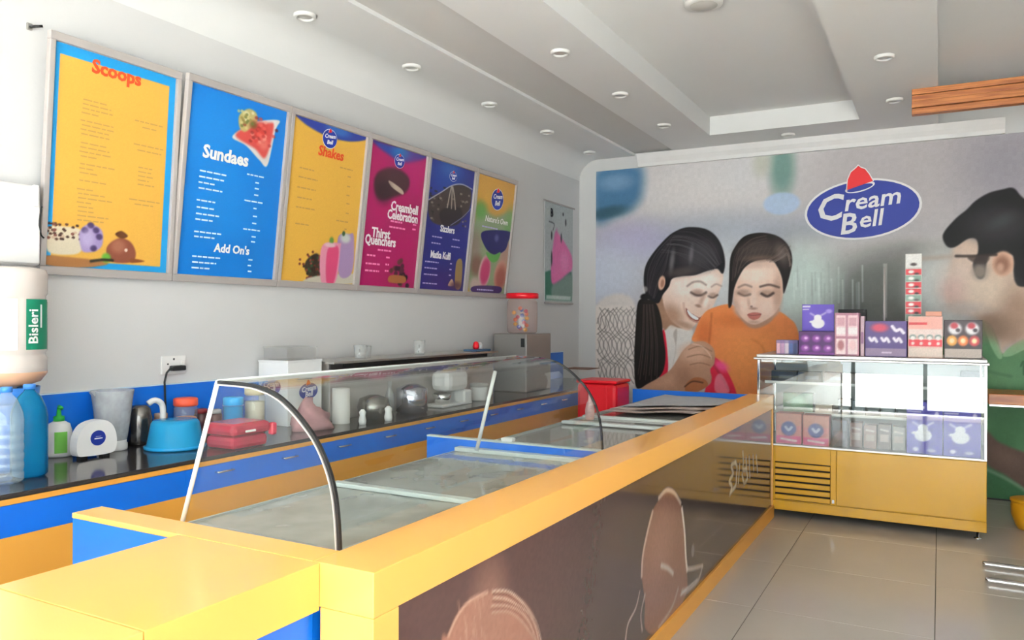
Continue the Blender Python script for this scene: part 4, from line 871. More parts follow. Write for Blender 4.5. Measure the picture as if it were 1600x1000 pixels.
MB().box(-3.154, -3.1515, 2.082, 2.118, WZ+.080, WZ+.084).box(-3.154, -3.1515, 2.088, 2.112, WZ+.090, WZ+.091).build('emblem_bar', INKW, t); bx('foot', BLK, t, -3.195, -3.165, 2.03, 2.06, WZ, WZ+.016); bx('foot', BLK, t, -3.195, -3.165, 2.13, 2.16, WZ, WZ+.016)
# measuring jug
t = thing('measuring_jug', 'tall translucent plastic jug on a white base ring', 'jug', (-3.285, 2.255, WZ)); c = (-3.285, 2.255, WZ)
JG = glass('frosted_jug_plastic', (.88, .89, .90), rough=.2, haze=.45, hazecol='#dfe1e3')
MB().lathe([(.060, .045), (.064, .06), (.073, .13), (.083, .22), (.090, .265), (.090, .27), (.087, .27), (.080, .22), (.069, .12), (.058, .052)], c, 32, cap=False).build('jug_body', JG, t)
MB().lathe([(.060, 0), (.063, .004), (.063, .028), (.058, .034), (.061, .05)], c, 32).build('base_ring', WHT, t)
MB().prism([(c[1]-.108, WZ+.268), (c[1]-.08, WZ+.272), (c[1]-.08, WZ+.235)], 'x', c[0]-.01, c[0]+.01).build('spout', JG, t)
# steel kettle
t = thing('kettle', 'small steel kettle with a thick white handle beside the jug', 'kettle', (-3.31, 2.41, WZ)); c = (-3.31, 2.41, WZ)
MB().lathe([(.052, 0), (.055, .01), (.054, .13), (.048, .17), (.03, .185)], c, 28).build('kettle_body', mat('dark_steel', '#6d6a68', .18, metal=.9), t)
MB().tube([tuple(p) for p in cr([(c[0]+.02, c[1]+.03, WZ+.19), (c[0]+.03, c[1]+.06, WZ+.205), (c[0]+.035, c[1]+.095, WZ+.18), (c[0]+.035, c[1]+.10, WZ+.11), (c[0]+.035, c[1]+.092, WZ+.03), (c[0]+.03, c[1]+.06, WZ+.012)], 5, False)], .014, 10).build('handle', WHT, t)
# blue bowl, jar, spice jars
BOWL = mat('aqua_bowl_plastic', '#2fa6da', .18, var=.04, trans=.35, ior=1.2)
t = thing('plastic_bowl', 'aqua blue plastic bowl turned upside down on the worktop', 'bowl', (-3.09, 2.435, WZ)); c = (-3.09, 2.435, WZ)
MB().lathe([(.128, 0), (.132, .004), (.132, .010), (.122, .022), (.115, .06), (.105, .115), (.096, .128), (.06, .130)], c, 36).build('bowl', BOWL, t); MB().lathe([(.126, .0), (.135, .003), (.135, .013), (.128, .016)], c, 36).build('rim', mat('aqua_rim', '#1f93cf', .2), t)
t = thing('storage_jar', 'clear jar of orange sweets with an orange red lid', 'jar', (-3.30, 2.66, WZ)); c = (-3.30, 2.66, WZ)
MB().lathe([(.05, 0), (.056, .006), (.056, .15), (.045, .17)], c, 24).build('jar', PLAST, t); MB().lathe([(.049, .005), (.052, .01), (.052, .10), (.045, .105)], c, 20).build('contents', mat('orange_sweets', '#c8743f', .6, var=.3, scale=60), t); MB().lathe([(.055, .16), (.058, .165), (.058, .195), (.05, .2)], c, 24).build('lid', mat('orange_lid', '#e0573a', .4), t)
for k, (x, y, h, col, lb) in enumerate(((-3.335, 2.545, .13, '#8a5a4a', 'small brown spice jar behind the kettle handle'), (-3.32, 2.77, .13, '#4a2a2c', 'dark red spice jar beside the orange lidded jar'), (-3.31, 2.85, .12, '#5b3230', 'dark brown spice jar left of the glass guard post'))):
    t = thing('spice_jar', lb, 'jar', (x, y, WZ), 'spice jars'); MB().lathe([(.032, 0), (.035, .004), (.035, h*.8), (.028, h*.88)], (x, y, WZ), 18).build('jar', mat('spice_%d' % k, col, .3, var=.3, scale=40), t); MB().lathe([(.031, h*.85), (.031, h), (.027, h*1.02)], (x, y, WZ), 18).build('lid', mat('spice_lid_%d' % k, ['#c7a58c', '#8a2f33', '#c9c2bd'][k], .4), t)
t = thing('plastic_cup', 'bright blue plastic canister behind the red casserole', 'canister', (-3.20, 3.20-.17, WZ)); t.location = (-3.2, 2.87, WZ); ORG[t] = Vector(t.location); c = tuple(t.location)
MB().lathe([(.044, 0), (.048, .006), (.048, .145), (.051, .147), (.051, .185), (.046, .19)], c, 24).build('canister', mat('sky_blue_plastic', '#1aa3e6', .2), t); MB().lathe([(.052, .146), (.052, .152)], c, 24).build('lid_rim', mat('blue_rim', '#0e7fc4', .3), t)
CREAM = mat('cream_powder', '#d8cdb4', .7, var=.08, scale=50)
t = thing('storage_jar', 'clear jar of cream powder beside the blue canister', 'jar', (-3.24, 3.33, WZ)); t.location = (-3.27, 3.15+.13, WZ); t.location = (-3.2, 3.015, WZ); ORG[t] = Vector(t.location); c = tuple(t.location)
MB().lathe([(.05, 0), (.054, .006), (.054, .18), (.044, .195)], c, 24).build('jar', PLAST, t); MB().lathe([(.050, .004), (.050, .155)], c, 24).build('contents', CREAM, t); MB().lathe([(.048, .19), (.053, .195), (.053, .225), (.045, .232)], c, 24).build('lid', mat('cream_lid', '#d9c9a6', .4), t)
# red casserole
t = thing('casserole', 'dark red lidded food box at the front of the worktop', 'food box', (-2.87, 2.61, WZ)); RC = mat('maroon_plastic', '#a81f3a', .25, var=.05)
MB().box(-2.97, -2.785, 2.50, 2.71, WZ, WZ+.06, .02).build('base', RC, t); MB().box(-2.98, -2.775, 2.49, 2.72, WZ+.061, WZ+.118, .022).build('lid', RC, t); bx('handle', mat('red_handle', '#d0203f', .3), t, -2.80, -2.765, 2.717, 2.748, WZ+.045, WZ+.105, .01); bx('clip', WHT, t, -2.778, -2.770, 2.56, 2.62, WZ+.076, WZ+.086, .003)
# carton with emblem on two faces
t = thing('ice_cream_carton', 'white cardboard carton with blue oval emblems on two faces', 'carton', (-3.26, 3.34, WZ)); bx('carton', CART, t, -3.372, -3.15, 3.205, 3.475, WZ, 1.252, .002)
bx('carton_lid', CART, t, -3.374, -3.148, 3.203, 3.477, 1.2525, 1.262)
def emblem_on(t, face, a, z, r):
    k = len(t.children); logo_kids = []
    e = frame('tmp', '', '', (0, 0, 0), (1, 0, 0), (0, 0, 1)); 
    if face == 'y': M = Matrix(((1, 0, 0, a), (0, 0, -1, 3.2045), (0, 1, 0, z), (0, 0, 0, 1)))
    else: M = Matrix(((0, 0, 1, -3.1495), (1, 0, 0, a), (0, 1, 0, z), (0, 0, 0, 1)))
    logo(e, 0, 0, r, r*.62, .001, .05, True)
    for ch in list(e.children):
        ch.data.transform(M); ch.data.transform(Matrix.Translation(-ORG[t])); ch.parent = t
    bpy.data.objects.remove(e)
emblem_on(t, 'y', -3.275, 1.115, .075); emblem_on(t, 'x', 3.365, 1.085, .075)
t = thing('storage_box', 'clear plastic box on top of the white carton', 'box', (-3.26, 3.33, 1.2625)); b = MB()
for q in ((-3.35, -3.17, 3.22, 3.45, 1.2625, 1.266), (-3.35, -3.347, 3.22, 3.45, 1.266, 1.33), (-3.173, -3.17, 3.22, 3.45, 1.266, 1.33), (-3.347, -3.173, 3.22, 3.223, 1.266, 1.33), (-3.347, -3.173, 3.447, 3.45, 1.266, 1.33)): b.box(*q)
CLR = glass('clear_box_plastic', (.97, .97, .97), haze=.12, hazecol='#f2f2f2'); b.build('box', CLR, t); bx('lid', CLR, t, -3.355, -3.165, 3.215, 3.455, 1.331, 1.338, .003)
# cloth bag
r5 = np.random.RandomState(5); b = MB(); vs = []; fs = []; nu, nv = 20, 9
for j in range(nv):
    ph = math.pi/2*j/(nv-1)
    for i in range(nu):
        a = 2*math.pi*i/nu; k = 1+.16*math.sin(3*a+j)+.05*r5.randn()*(.3+.7*math.sin(ph*2)); vs.append((-2.98+.085*math.cos(a)*math.cos(ph)**.6*k, 3.22+.125*math.sin(a)*math.cos(ph)**.6*k, WZ+.001+.125*math.sin(ph)*(1+.05*r5.randn()*(j > 1))*(1-.3*math.sin(a))))
for j in range(nv-1):
    for i in range(nu): fs.append((j*nu+i, j*nu+(i+1) % nu, (j+1)*nu+(i+1) % nu, (j+1)*nu+i))
fs.append(tuple(range(nu-1, -1, -1))); fs.append(tuple((nv-1)*nu+i for i in range(nu))); b.add(vs, fs, True)
t = thing('cloth_bundle', 'crumpled pink cloth bundle on the worktop beyond the carton', 'cloth', (-2.98, 3.22, WZ)); b.build('cloth', mat('dusty_pink_cloth', '#b98a8e', .85, var=.25, scale=25), t)
# steel rack with glasses on top
t = thing('steel_rack', 'long stainless steel counter cabinet standing against the backsplash', 'rack', (-3.22, 4.45, WZ))
bx('back_sheet', STEEL, t, -3.375, -3.36, 3.50, 5.40, WZ, 1.232); bx('top_sheet', STEEL, t, -3.376, -3.07, 3.49, 5.41, 1.2325, 1.246, .002); bx('front_sheet', mat('satin_steel', '#c4c0bb', .45, metal=.4), t, -3.12, -3.108, 3.50, 5.40, WZ, 1.185, .002)
bx('dark_slot', BLK, t, -3.116, -3.106, 3.62, 5.3, 1.205, 1.228); bx('side_sheet', STEEL, t, -3.359, -3.1205, 3.50, 3.512, WZ, 1.232); bx('side_sheet', STEEL, t, -3.359, -3.1205, 5.388, 5.40, WZ, 1.232)
def tumbler(x, y, z, h, r, lb):
    t = thing('drinking_glass', lb, 'glass', (x, y, z), 'glasses on the steel rack'); MB().lathe([(r*.8, 0), (r*.85, .004), (r, h), (r*.94, h), (r*.80, .01), (.001, .01)], (x, y, z), 24, cap=False).build('tumbler', glass('tumbler_glass', (.93, .95, .95), haze=.22, rough=.03), t)
tumbler(-3.2, 3.88, 1.2465, .085, .042, 'clear tumbler on the steel rack nearest the carton'); tumbler(-3.24, 3.98, 1.2465, .075, .04, 'short clear tumbler behind the nearest tumbler on the rack'); tumbler(-3.2, 4.52, 1.2465, .10, .04, 'tall clear tumbler alone in the middle of the steel rack')
t = thing('desk_trinket', 'small blue and red trinket on the rack beside the grey appliance', 'trinket', (-3.18, 5.28, 1.2465)); bx('tray', mat('slate_blue', '#3f5f80', .5), t, -3.24, -3.12, 5.16, 5.38, 1.2465, 1.262, .004); MB().lathe([(.02, 0), (.026, .02), (.02, .05), (.008, .06)], (-3.18, 5.25, 1.262), 14).build('red_figure', RED, t); MB().lathe([(.018, 0), (.02, .03), (.01, .05)], (-3.19, 5.33, 1.262), 14).build('white_figure', WHT, t)
# things in front of the rack, seen through the guard
def jarlet(name, lb, x, y, prof, m, capprof=None, capm=None, cat='bottle'):
    t = thing(name, lb, cat, (x, y, WZ)); MB().lathe(prof, (x, y, WZ), 20).build('body', m, t)
    if capprof: MB().lathe(capprof, (x, y, WZ), 20).build('cap', capm, t)
jarlet('paper_roll', 'white paper roll beyond the carton', -3.0, 3.47, [(.05, 0), (.05, .002), (.05, .20), (.02, .20)], mat('tissue_white', '#d9d6d2', .8), cat='paper roll')
jarlet('salt_shaker', 'small white shaker on the worktop left of the dark round pot', -2.86, 3.49, [(.018, 0), (.022, .02), (.016, .05), (.02, .07), (.008, .085)], WHT, cat='shaker')
jarlet('round_pot', 'dark round steel pot in front of the rack', -2.98, 3.74, [(.06, 0), (.09, .02), (.10, .07), (.085, .12), (.03, .14)], mat('dull_steel', '#8a8782', .25, metal=.9), cat='pot')
jarlet('salt_shaker', 'small white shaker right of the dark round pot', -2.84, 3.70, [(.02, 0), (.024, .02), (.018, .05), (.022, .07), (.008, .085)], WHT, cat='shaker')
jarlet('glass_bottle', 'slim clear glass bottle behind the right shaker', -3.0, 3.92, [(.025, 0), (.028, .01), (.028, .12), (.012, .17), (.012, .21)], PLAST)
jarlet('steel_pot', 'shiny steel pot with lilac reflections near the middle of the rack', -2.96, 4.10, [(.09, 0), (.10, .01), (.10, .15), (.095, .155), (.04, .18)], mat('shiny_steel', '#b4b6c2', .12, metal=.95), cat='pot')
t = thing('mixer', 'white food mixer with a bowl in front of the steel rack', 'mixer', (-2.99, 4.58, WZ)); MB().box(-3.07, -2.91, 4.46, 4.72, WZ+.10, WZ+.24, .04).build('motor_head', WHT, t); MB().box(-3.07, -2.91, 4.66, 4.76, WZ, WZ+.10, .015).build('stand', WHT, t); bx('foot', WHT, t, -3.07, -2.91, 4.38, 4.76, WZ, WZ+.02, .006); MB().lathe([(.03, .021), (.05, .03), (.07, .085), (.066, .085), (.04, .03)], (-2.99, 4.49, WZ), 20, cap=False).build('bowl', CHROME, t)
jarlet('storage_jar', 'white lidded tub right of the mixer', -2.97, 4.95, [(.05, 0), (.06, .01), (.065, .10), (.05, .12)], WHT, [(.068, .10), (.068, .12), (.06, .125)], mat('grey_lid', '#b9b5b0', .5), cat='tub')
# grey appliance with jar on it
GA = mat('grey_metal_casing', '#8f8b88', .4, metal=.3, var=.04)
t = thing('metal_appliance', 'grey metal appliance with a brown window at the end of the worktop', 'appliance', (-3.1, 5.9, WZ)); bx('casing', GA, t, -3.26, -2.95, 5.665, 6.12, WZ, 1.378, .008); bx('window', mat('brown_window', '#6d4a38', .6, spec=.2), t, -2.951, -2.946, 5.75, 5.99, 1.10, 1.34, .002); MB().lathe([(.02, 0), (.024, .004), (.02, .024)], (0, 0, 0), 16).build('knob', BLK, t, local=True)
t.children[-1].matrix_local = Matrix.Translation(Vector((-2.95, 6.07, 1.24))-ORG[t]) @ Matrix.Rotation(math.radians(90), 4, 'Y'); bx('hinge', BLK, t, -3.0, -2.97, 5.655, 5.666, 1.27, 1.34, .002)
t = thing('sweet_jar', 'big clear sweet jar with a red lid on the grey appliance', 'jar', (-3.10, 5.87, 1.3785)); c = (-3.10, 5.87, 1.3785)
MB().lathe([(.11, 0), (.125, .01), (.13, .05), (.13, .26), (.115, .29), (.115, .30)], c, 32).build('jar', glass('pink_tinted_jar', (.93, .88, .87), rough=.05, haze=.20, hazecol='#d9c3bd'), t); MB().lathe([(.132, .292), (.138, .296), (.138, .332), (.13, .338)], c, 32).build('lid', RED, t)
for k in range(16):
    a, rr = k*2.4, .03+.05*((k*7) % 5)/5; MB().lathe([(.003, -.018), (.018, -.008), (.018, .008), (.003, .018)], (c[0]+rr*math.cos(a), c[1]+rr*math.sin(a), c[2]+.03+.012*k), 8).build('sweet', mat('sweet_%d' % (k % 4), ['#e0a030', '#c83a5a', '#3a5ab0', '#e86a3a'][k % 4], .4), t)
# red bin in the aisle, bottle and papers on the farther freezer
t = thing('red_bin', 'bright red plastic bin standing behind the farther freezer', 'bin', (-2.44, 6.05, 0))
b = MB(); b.box(-2.575, -2.235, 5.82, 6.14, 0, .985, .03); b.build('bin_body', RED, t); b = MB(); b.box(-2.58, -2.23, 5.815, 6.145, .986, 1.012, .012); b.build('rim', RED, t)
for xx in (-2.48, -2.32): bx('rib', RED, t, xx-.008, xx+.008, 5.812, 5.822, .05, .97, .003)
t = thing('sauce_bottle', 'small pale pink sauce bottle on the farther freezer', 'bottle', (-1.93, 4.57, .869)); MB().lathe([(.022, 0), (.028, .006), (.03, .06), (.022, .10), (.010, .125), (.008, .165)], (-1.93, 4.57, .8695), 18).build('bottle', mat('pale_pink_plastic', '#d9b3b0', .3), t)
def paper(lb, pts, z, col, seed):
    r = np.random.RandomState(seed); P = np.array(pts); nx, ny = 14, 8; vs = []; fs = []
    for j in range(ny):
        for i in range(nx):
            u, v = i/(nx-1), j/(ny-1); q = P[0]*(1-u)*(1-v)+P[1]*u*(1-v)+P[2]*u*v+P[3]*(1-u)*v
            vs.append((q[0], q[1], z+.0025*math.sin(u*9+seed)+.002*math.sin(v*7+seed)+.006*(1-v)**3*abs(math.sin(u*5+seed))))
    n = len(vs)
    for j in range(ny-1):
        for i in range(nx-1): fs.append((j*nx+i, j*nx+i+1, (j+1)*nx+i+1, (j+1)*nx+i))
    vs2 = [(x, y, zz-.003) for x, y, zz in vs]; fs2 = [tuple(k+n for k in f[::-1]) for f in fs]
    b = MB().add(vs+vs2, fs+fs2, True); o = b.build('newspaper', mat('newsprint_%d' % seed, col, .7, var=.18, scale=22)); tag(o, lb, 'newspaper', 'newspapers on the farther freezer')
paper('lowest newspaper sheet, sticking out furthest toward the camera', [(-1.98, 4.88), (-1.42, 5.10), (-1.33, 5.85), (-1.96, 6.02)], .879, '#c9bab2', 1)
paper('middle newspaper sheet with curled edges', [(-1.96, 4.98), (-1.40, 5.26), (-1.33, 5.95), (-1.95, 6.08)], .888, '#cfbdb4', 2)
paper('topmost newspaper sheet lying on the stack by the far blue panel', [(-1.94, 5.12), (-1.36, 5.50), (-1.32, 6.05), (-1.94, 6.14)], .897, '#c3c4c8', 3)
# ================================================================== display cabinet at the far end
CX0, CX1, CY0, CY1 = -1.235, .285, 6.215, 6.93
YC = mat('mustard_enamel', '#c9971f', .22, var=.05, scale=3, coat=.3, bump=.03, bscale=4)
t = thing('display_cabinet', 'glass fronted display cabinet on a mustard yellow base', 'display cabinet', ((CX0+CX1)/2, 6.57, 0))
b = MB().box(CX0, CX1, CY0+.02, CY1, .115, .545); b.build('base', YC, t)
bx('base_panel', YC, t, -.665, CX1-.002, CY0+.004, CY0+.0195, .135, .540, .004); bx('plinth_strip', YC, t, CX0, CX1, CY0, CY0+.0195, .06, .130, .003)
bx('panel_margin', YC, t, CX0, -1.10, CY0+.006, CY0+.0195, .135, .540); bx('panel_margin', YC, t, -.705, -.667, CY0+.006, CY0+.0195, .135, .540, .002); bx('panel_margin', YC, t, -1.0995, -.7055, CY0+.006, CY0+.0195, .425, .540); bx('vent_back', mat('vent_dark', '#2a2012', .8), t, -1.0995, -.7055, CY0+.016, CY0+.0195, .135, .4245)
for k in range(6): z = .142+k*.048; bx('louver_slat', YC, t, -1.098, -.707, CY0-.002, CY0+.0155, z, z+.034, .003)
bx('lock', CHROME, t, -.695, -.677, CY0-.006, CY0+.006, .15, .175, .002)
for x in (CX0+.06, CX1-.05):
    for y in (CY0+.06, CY1-.06): MB().lathe([(.026, 0), (.026, .008), (.009, .014), (.009, .115)], (x, y, .0005), 14).build('foot', CHROME, t)
bx('underframe', BLK, t, CX0+.02, CX1-.02, CY0+.03, CY1-.02, .06, .1145)
bx('sill', STEEL, t, CX0, CX1, CY0+.002, CY1, .5455, .558)
for x in (CX0, CX1-.018): bx('front_post', CHROME, t, x, x+.018, CY0+.006, CY0+.024, .5585, 1.195, .002); bx('rear_post', CHROME, t, x, x+.018, CY1-.02, CY1-.002, .5585, 1.195, .002)
bx('front_glass', glass('cabinet_glass', (.95, .97, .96), ior=1.75), t, CX0+.019, CX1-.019, CY0+.011, CY0+.017, .559, 1.194)
for x in (CX0+.006, CX1-.012): bx('side_glass', GLASS, t, x, x+.006, CY0+.025, CY1-.021, .559, 1.194)
bx('back_panel', mat('cabinet_back', '#c9cfcd', .3), t, CX0+.019, CX1-.019, CY1-.016, CY1-.006, .559, 1.194)
tp = bx('top', STEEL, t, CX0-.025, CX1+.012, CY0-.012, CY1+.01, 1.196, 1.212, .003); bx('top_cap', STEEL, t, CX0-.005, CX1, CY0+.0, CY1, 1.2125, 1.236, .004)
for z in (.775, 1.008):
    bx('glass_shelf', GLASS, t, CX0+.022, CX1-.022, CY0+.205, CY1-.03, z, z+.008); bx('shelf_edge', mat('white_shelf_edge', '#f3f4f2', .3), t, CX0+.022, CX1-.022, CY0+.197, CY0+.2045, z-.006, z+.014)
SZ = {0: .5585, 1: .7835, 2: 1.0165}
# ------------------------------------------------------------------ packets and boxes: body plus printed front
def carton(name, lb, x0, x1, y0, y1, z0, z1, col, paint, group, cat='box', res=.006, extra=None):
    t = thing(name, lb, cat, ((x0+x1)/2, (y0+y1)/2, z0), group)
    bx('carton', mat('card_'+col, col, .45), t, x0, x1, y0, y1, z0, z1, .002)
    S = Sheet(x1-x0-.006, z1-z0-.006, res, col); paint(S, x1-x0-.006, z1-z0-.006); S.grain(.08, int(abs(x0*1000)) % 97)
    def xy(V): return np.stack([V[:, 0]+x0+.003, np.full(len(V), y0-.0012), V[:, 1]+z0+.003], 1)-np.array(ORG[t])
    S.build('front_print', t, gain=1.0, xy=xy)
    if extra: extra(t)
    return t
G1 = 'boxes on top of the display cabinet'
TZC = 1.2365
def p_sachets(S, w, h):
    for k, c in enumerate(('#d9a9b6', '#b98fb0', '#d7c6d0', '#4a5f9a', '#2c3a6a')): S.rect(w*k/5, w*(k+1)/5-.003, 0, h, c)
    S.rect(0, w, h*.8, h, '#5b4a7a', .6)
carton('sachet_box', 'small low box of pink and blue sachets at the left end of the cabinet top', -1.115, -.955, 6.33, 6.45, TZC, 1.345, '#6a5a8a', p_sachets, G1)
def splash(S, cx, cy, s, c='#f4f1f4'):
    S.ell(cx, cy-.25*s, .62*s, .5*s, c, .12); S.ell(cx-.02*s, cy+.3*s, .36*s, .34*s, c, .15); S.ell(cx-.6*s, cy-.1*s, .22*s, .12*s, c, .3); S.line([(cx-.3*s, cy+.5*s), (cx-.7*s, cy+.75*s)], .06*s, c, .01); S.line([(cx+.2*s, cy+.5*s), (cx+.7*s, cy+.8*s)], .06*s, c, .01)
def p_lid(S, w, h): splash(S, w*.5, h*.38, w*.34); S.rect(0, w*.26, h*.90, h*.96, '#e9e3f4'); S.rect(0, w*.22, h*.80, h*.84, '#e9e3f4'); S.ell(w*.85, h*.75, w*.1, h*.08, '#a08ad8', .5)
def p_tray(S, w, h):
    for r in range(2):
        for k in range(3): S.ell(w*(.18+.32*k), h*(.70-.42*r), w*.12, h*.15, '#8a3f9c', .4); S.ell(w*(.20+.32*k), h*(.72-.42*r), w*.05, h*.06, '#d9a8dc', .5)
    S.rect(0, w, 0, h*.1, '#7a2a8c')
t = carton('chocolate_display', 'purple chocolate counter display with a white splash on its raised card', -.945, -.690, 6.30, 6.50, TZC, 1.415, '#4a1560', p_tray, G1, 'chocolate display')
S = Sheet(.225, .20, .005, '#5a3fb4'); p_lid(S, .225, .20)
bx('raised_card', mat('violet_card', '#5a3fb4', .5), t, -.935, -.705, 6.402, 6.408, 1.4155, 1.62)
S.build('card_print', t, xy=lambda V: np.stack([V[:, 0]-.9325, np.full(len(V), 6.4008), V[:, 1]+1.418], 1)-np.array(ORG[t]))
tag(bx('black_packet', BLK, None, -.70, -.50, 6.62, 6.70, TZC, 1.585, .004), 'black packet standing behind the pink display on the cabinet', 'packet')
def p_pink(S, w, h):
    for i in range(2):
        S.rect(w*(.04+.5*i), w*(.46+.5*i), h*.46, h*.95, '#e9c9cf'); S.rect(w*(.06+.5*i), w*(.44+.5*i), h*.50, h*.66, '#f6eaea'); S.rect(w*(.08+.5*i), w*(.42+.5*i), h*.70, h*.9, '#c58f9c', .8)
        S.rect(w*(.04+.5*i), w*(.46+.5*i), h*.03, h*.40, '#efd9da'); S.ell(w*(.25+.5*i), h*.24, w*.14, h*.12, '#a86a70' if i == 0 else '#e8c0c4', .4)
carton('sweet_display', 'pale pink and white two column sweet display', -.690, -.522, 6.30, 6.44, TZC, 1.555, '#b0788a', p_pink, G1, 'sweet display')
carton('thin_packet', 'thin pinkish packet standing right of the pink display', -.514, -.488, 6.31, 6.42, TZC, 1.53, '#c9a9b4', lambda S, w, h: S.rect(0, w, h*.3, h*.6, '#8a5a80'), G1, 'packet')
def p_purp(S, w, h):
    S.rect(0, w, h*.0, h*.22, '#8f7a9a'); S.ell(w*.35, h*.82, w*.2, h*.12, '#c23a5a', .5)
    for k in range(3): S.line([(w*(.10+.3*k), h*.52), (w*(.16+.3*k), h*.44), (w*(.22+.3*k), h*.52), (w*(.28+.3*k), h*.42)], .02, '#eee6f4', .004)
    S.line([(w*.66, h*.86), (w*.75, h*.74), (w*.85, h*.78), (w*.93, h*.68)], .022, '#eee6f4', .004); S.rect(w*.4, w*.65, h*.08, h*.14, '#cbb8d0')
carton('chocolate_box', 'purple chocolate box with rows of white scribbled lettering', -.482, -.208, 6.30, 6.50, TZC, 1.495, '#4f3a7c', p_purp, G1)
tag(MB().tube([(-.37, 6.55, TZC), (-.37, 6.55, 1.90)], .007).build('display_rod', ALU), 'thin pale upright rod behind the purple chocolate box', 'rod')
def p_strip(S, w, h):
    S.rect(0, w, h*.82, h, '#e4e2de'); S.ell(w*.5, h*.86, w*.2, h*.02, '#3a2a28', .5)
    for k in range(9):
        y = h*(.76-.088*k); S.rect(0, w, y-.022, y+.022, '#c9202e' if k % 3 != 1 else '#7f9a8a'); S.ell(w*.35, y, w*.18, .012, '#f4eeea', .4); S.ell(w*.7, y-.015, w*.15, .008, '#2a1518', .4)
t = carton('sachet_strip', 'tall hanging strip of red sachets with a white header', -.228, -.118, 6.52, 6.532, 1.44, 1.995, '#c9c4be', p_strip, None, 'sachet strip'); bx('strip_post', ALU, t, -.18, -.168, 6.5325, 6.544, TZC, 1.9)
def p_redw(S, w, h):
    S.rect(0, w, h*.70, h, '#e6a79a'); S.rect(0, w*.55, h*.80, h*.86, '#c21f2a'); S.rect(0, w, h*.52, h*.70, '#e9d3cc'); S.rect(0, w, h*.26, h*.44, '#cf2233'); S.rect(0, w, 0, h*.22, '#ddc9bc')
    for k in range(4): S.ell(w*(.13+.25*k), h*.50, w*.10, h*.06, '#7a8a84', .3); S.ell(w*(.13+.25*k), h*.47, w*.07, h*.05, '#f2ebe6', .3); S.ell(w*(.13+.25*k), h*.34, w*.05, h*.04, '#f2d9d2', .4)
carton('wafer_box', 'red and pale pink wafer box with a stepped top', -.200, .018, 6.30, 6.48, TZC, 1.53, '#dcb6ac', p_redw, G1, extra=lambda t: bx('stepped_top', mat('card_peach', '#d99a84', .5), t, -.09, .012, 6.33, 6.47, 1.5305, 1.565, .003))
def p_orng(S, w, h):
    S.rect(0, w, 0, h*.24, '#b9aaa0'); S.rect(0, w, h*.24, h*.36, '#2a2026')
    for k in range(3): S.ell(w*(.20+.30*k), h*.46, w*.14, h*.14, ['#e09a3a', '#d8702f', '#b8323a'][k], .2); S.ell(w*(.20+.30*k), h*.46, w*.07, h*.07, '#f2d9a8', .5)
    for k in range(2): S.ell(w*(.28+.46*k), h*.78, w*.18, h*.16, '#e6e2e4', .3); S.ell(w*(.26+.46*k), h*.86, w*.10, h*.08, '#b02a3a', .4); S.ell(w*(.36+.46*k), h*.74, w*.06, h*.05, '#3a2a33', .4)
carton('biscuit_box', 'black box with orange discs at the right end of the cabinet top', .026, .258, 6.30, 6.47, TZC, 1.505, '#3a2a30', p_orng, G1)
# ------------------------------------------------------------------ inside the cabinet
G2_ = 'boxes inside the display cabinet'
def p_rosy(S, w, h): S.rect(0, w, h*.6, h, '#c98a7c'); S.rect(0, w, 0, h*.25, '#c83a78', .8); S.ell(w*.5, h*.5, w*.30, h*.24, '#4a4f96', .15); S.line([(w*.38, h*.55), (w*.5, h*.45), (w*.62, h*.55)], .02, '#c9cbe6', .004); S.line([(w*.2, h*.15), (w*.8, h*.10)], .015, '#eed4d8', .004)
for k, x in enumerate((-1.10, -.905)): carton('ice_cream_box', ['leftmost', 'second'][k]+' rosy pink box with a blue disc on the cabinet floor', x, x+.185, 6.255, 6.40, SZ[0], .785 if k else .79, '#cf7f7f', p_rosy, G2_)
def p_dark(S, w, h): S.rect(0, w, h*.6, h, '#5d5f6a'); S.ell(w*.5, h*.4, w*.3, h*.2, '#8a7f8c', .5)
carton('dark_box', 'narrow dark box between the rosy boxes and the brown packets', -.705, -.60, 6.31, 6.45, SZ[0], .755, '#4a4650', p_dark, G2_)
for k in range(4):
    x = -.585+k*.095; carton('brown_packet', '%s brown and silver packet in the middle of the cabinet floor' % ['first', 'second', 'third', 'fourth'][k], x, x+.085, 6.33, 6.45, SZ[0], .74-.012*(k % 2), ['#8a6a64', '#a08078', '#76655f', '#9a948e'][k], lambda S, w, h: (S.rect(w*.15, w*.85, h*.3, h*.6, '#b9a59c'), S.line([(w*.2, h*.8), (w*.8, h*.75)], .012, '#d9cdc6')), G2_, 'packet')
def p_cow(S, w, h):
    S.rect(0, w*.5, h*.88, h*.93, '#cfc6ee'); S.rect(0, w*.4, h*.80, h*.83, '#cfc6ee'); splash(S, w*.46, h*.42, w*.40, '#eceaf4'); S.ell(w*.25, h*.08, w*.08, h*.04, '#d9d6f0', .4); S.ell(w*.7, h*.07, w*.12, h*.03, '#b8b4dc', .4); S.ell(w*.85, h*.78, w*.06, h*.05, '#cfc6ee', .4)
for k, x in enumerate((-.205, .025)): carton('chocolate_box', ['left', 'right'][k]+' tall violet box with a white splash on the cabinet floor', x, x+.225, 6.255, 6.40, SZ[0], .925, '#4b3fae', p_cow, G2_)
for k in range(5):
    x = -.68+k*.10; carton('slate_packet', '%s slate coloured packet on the middle cabinet shelf' % ['first', 'second', 'third', 'fourth', 'fifth'][k], x, x+.09, 6.43, 6.55, SZ[1], .90-.01*(k % 3), ['#5f6a70', '#75828a', '#4d565c', '#8a979c', '#66747c'][k], lambda S, w, h: S.rect(w*.1, w*.9, h*.3, h*.5, '#a9b4b8'), 'packets on the middle cabinet shelf', 'packet')
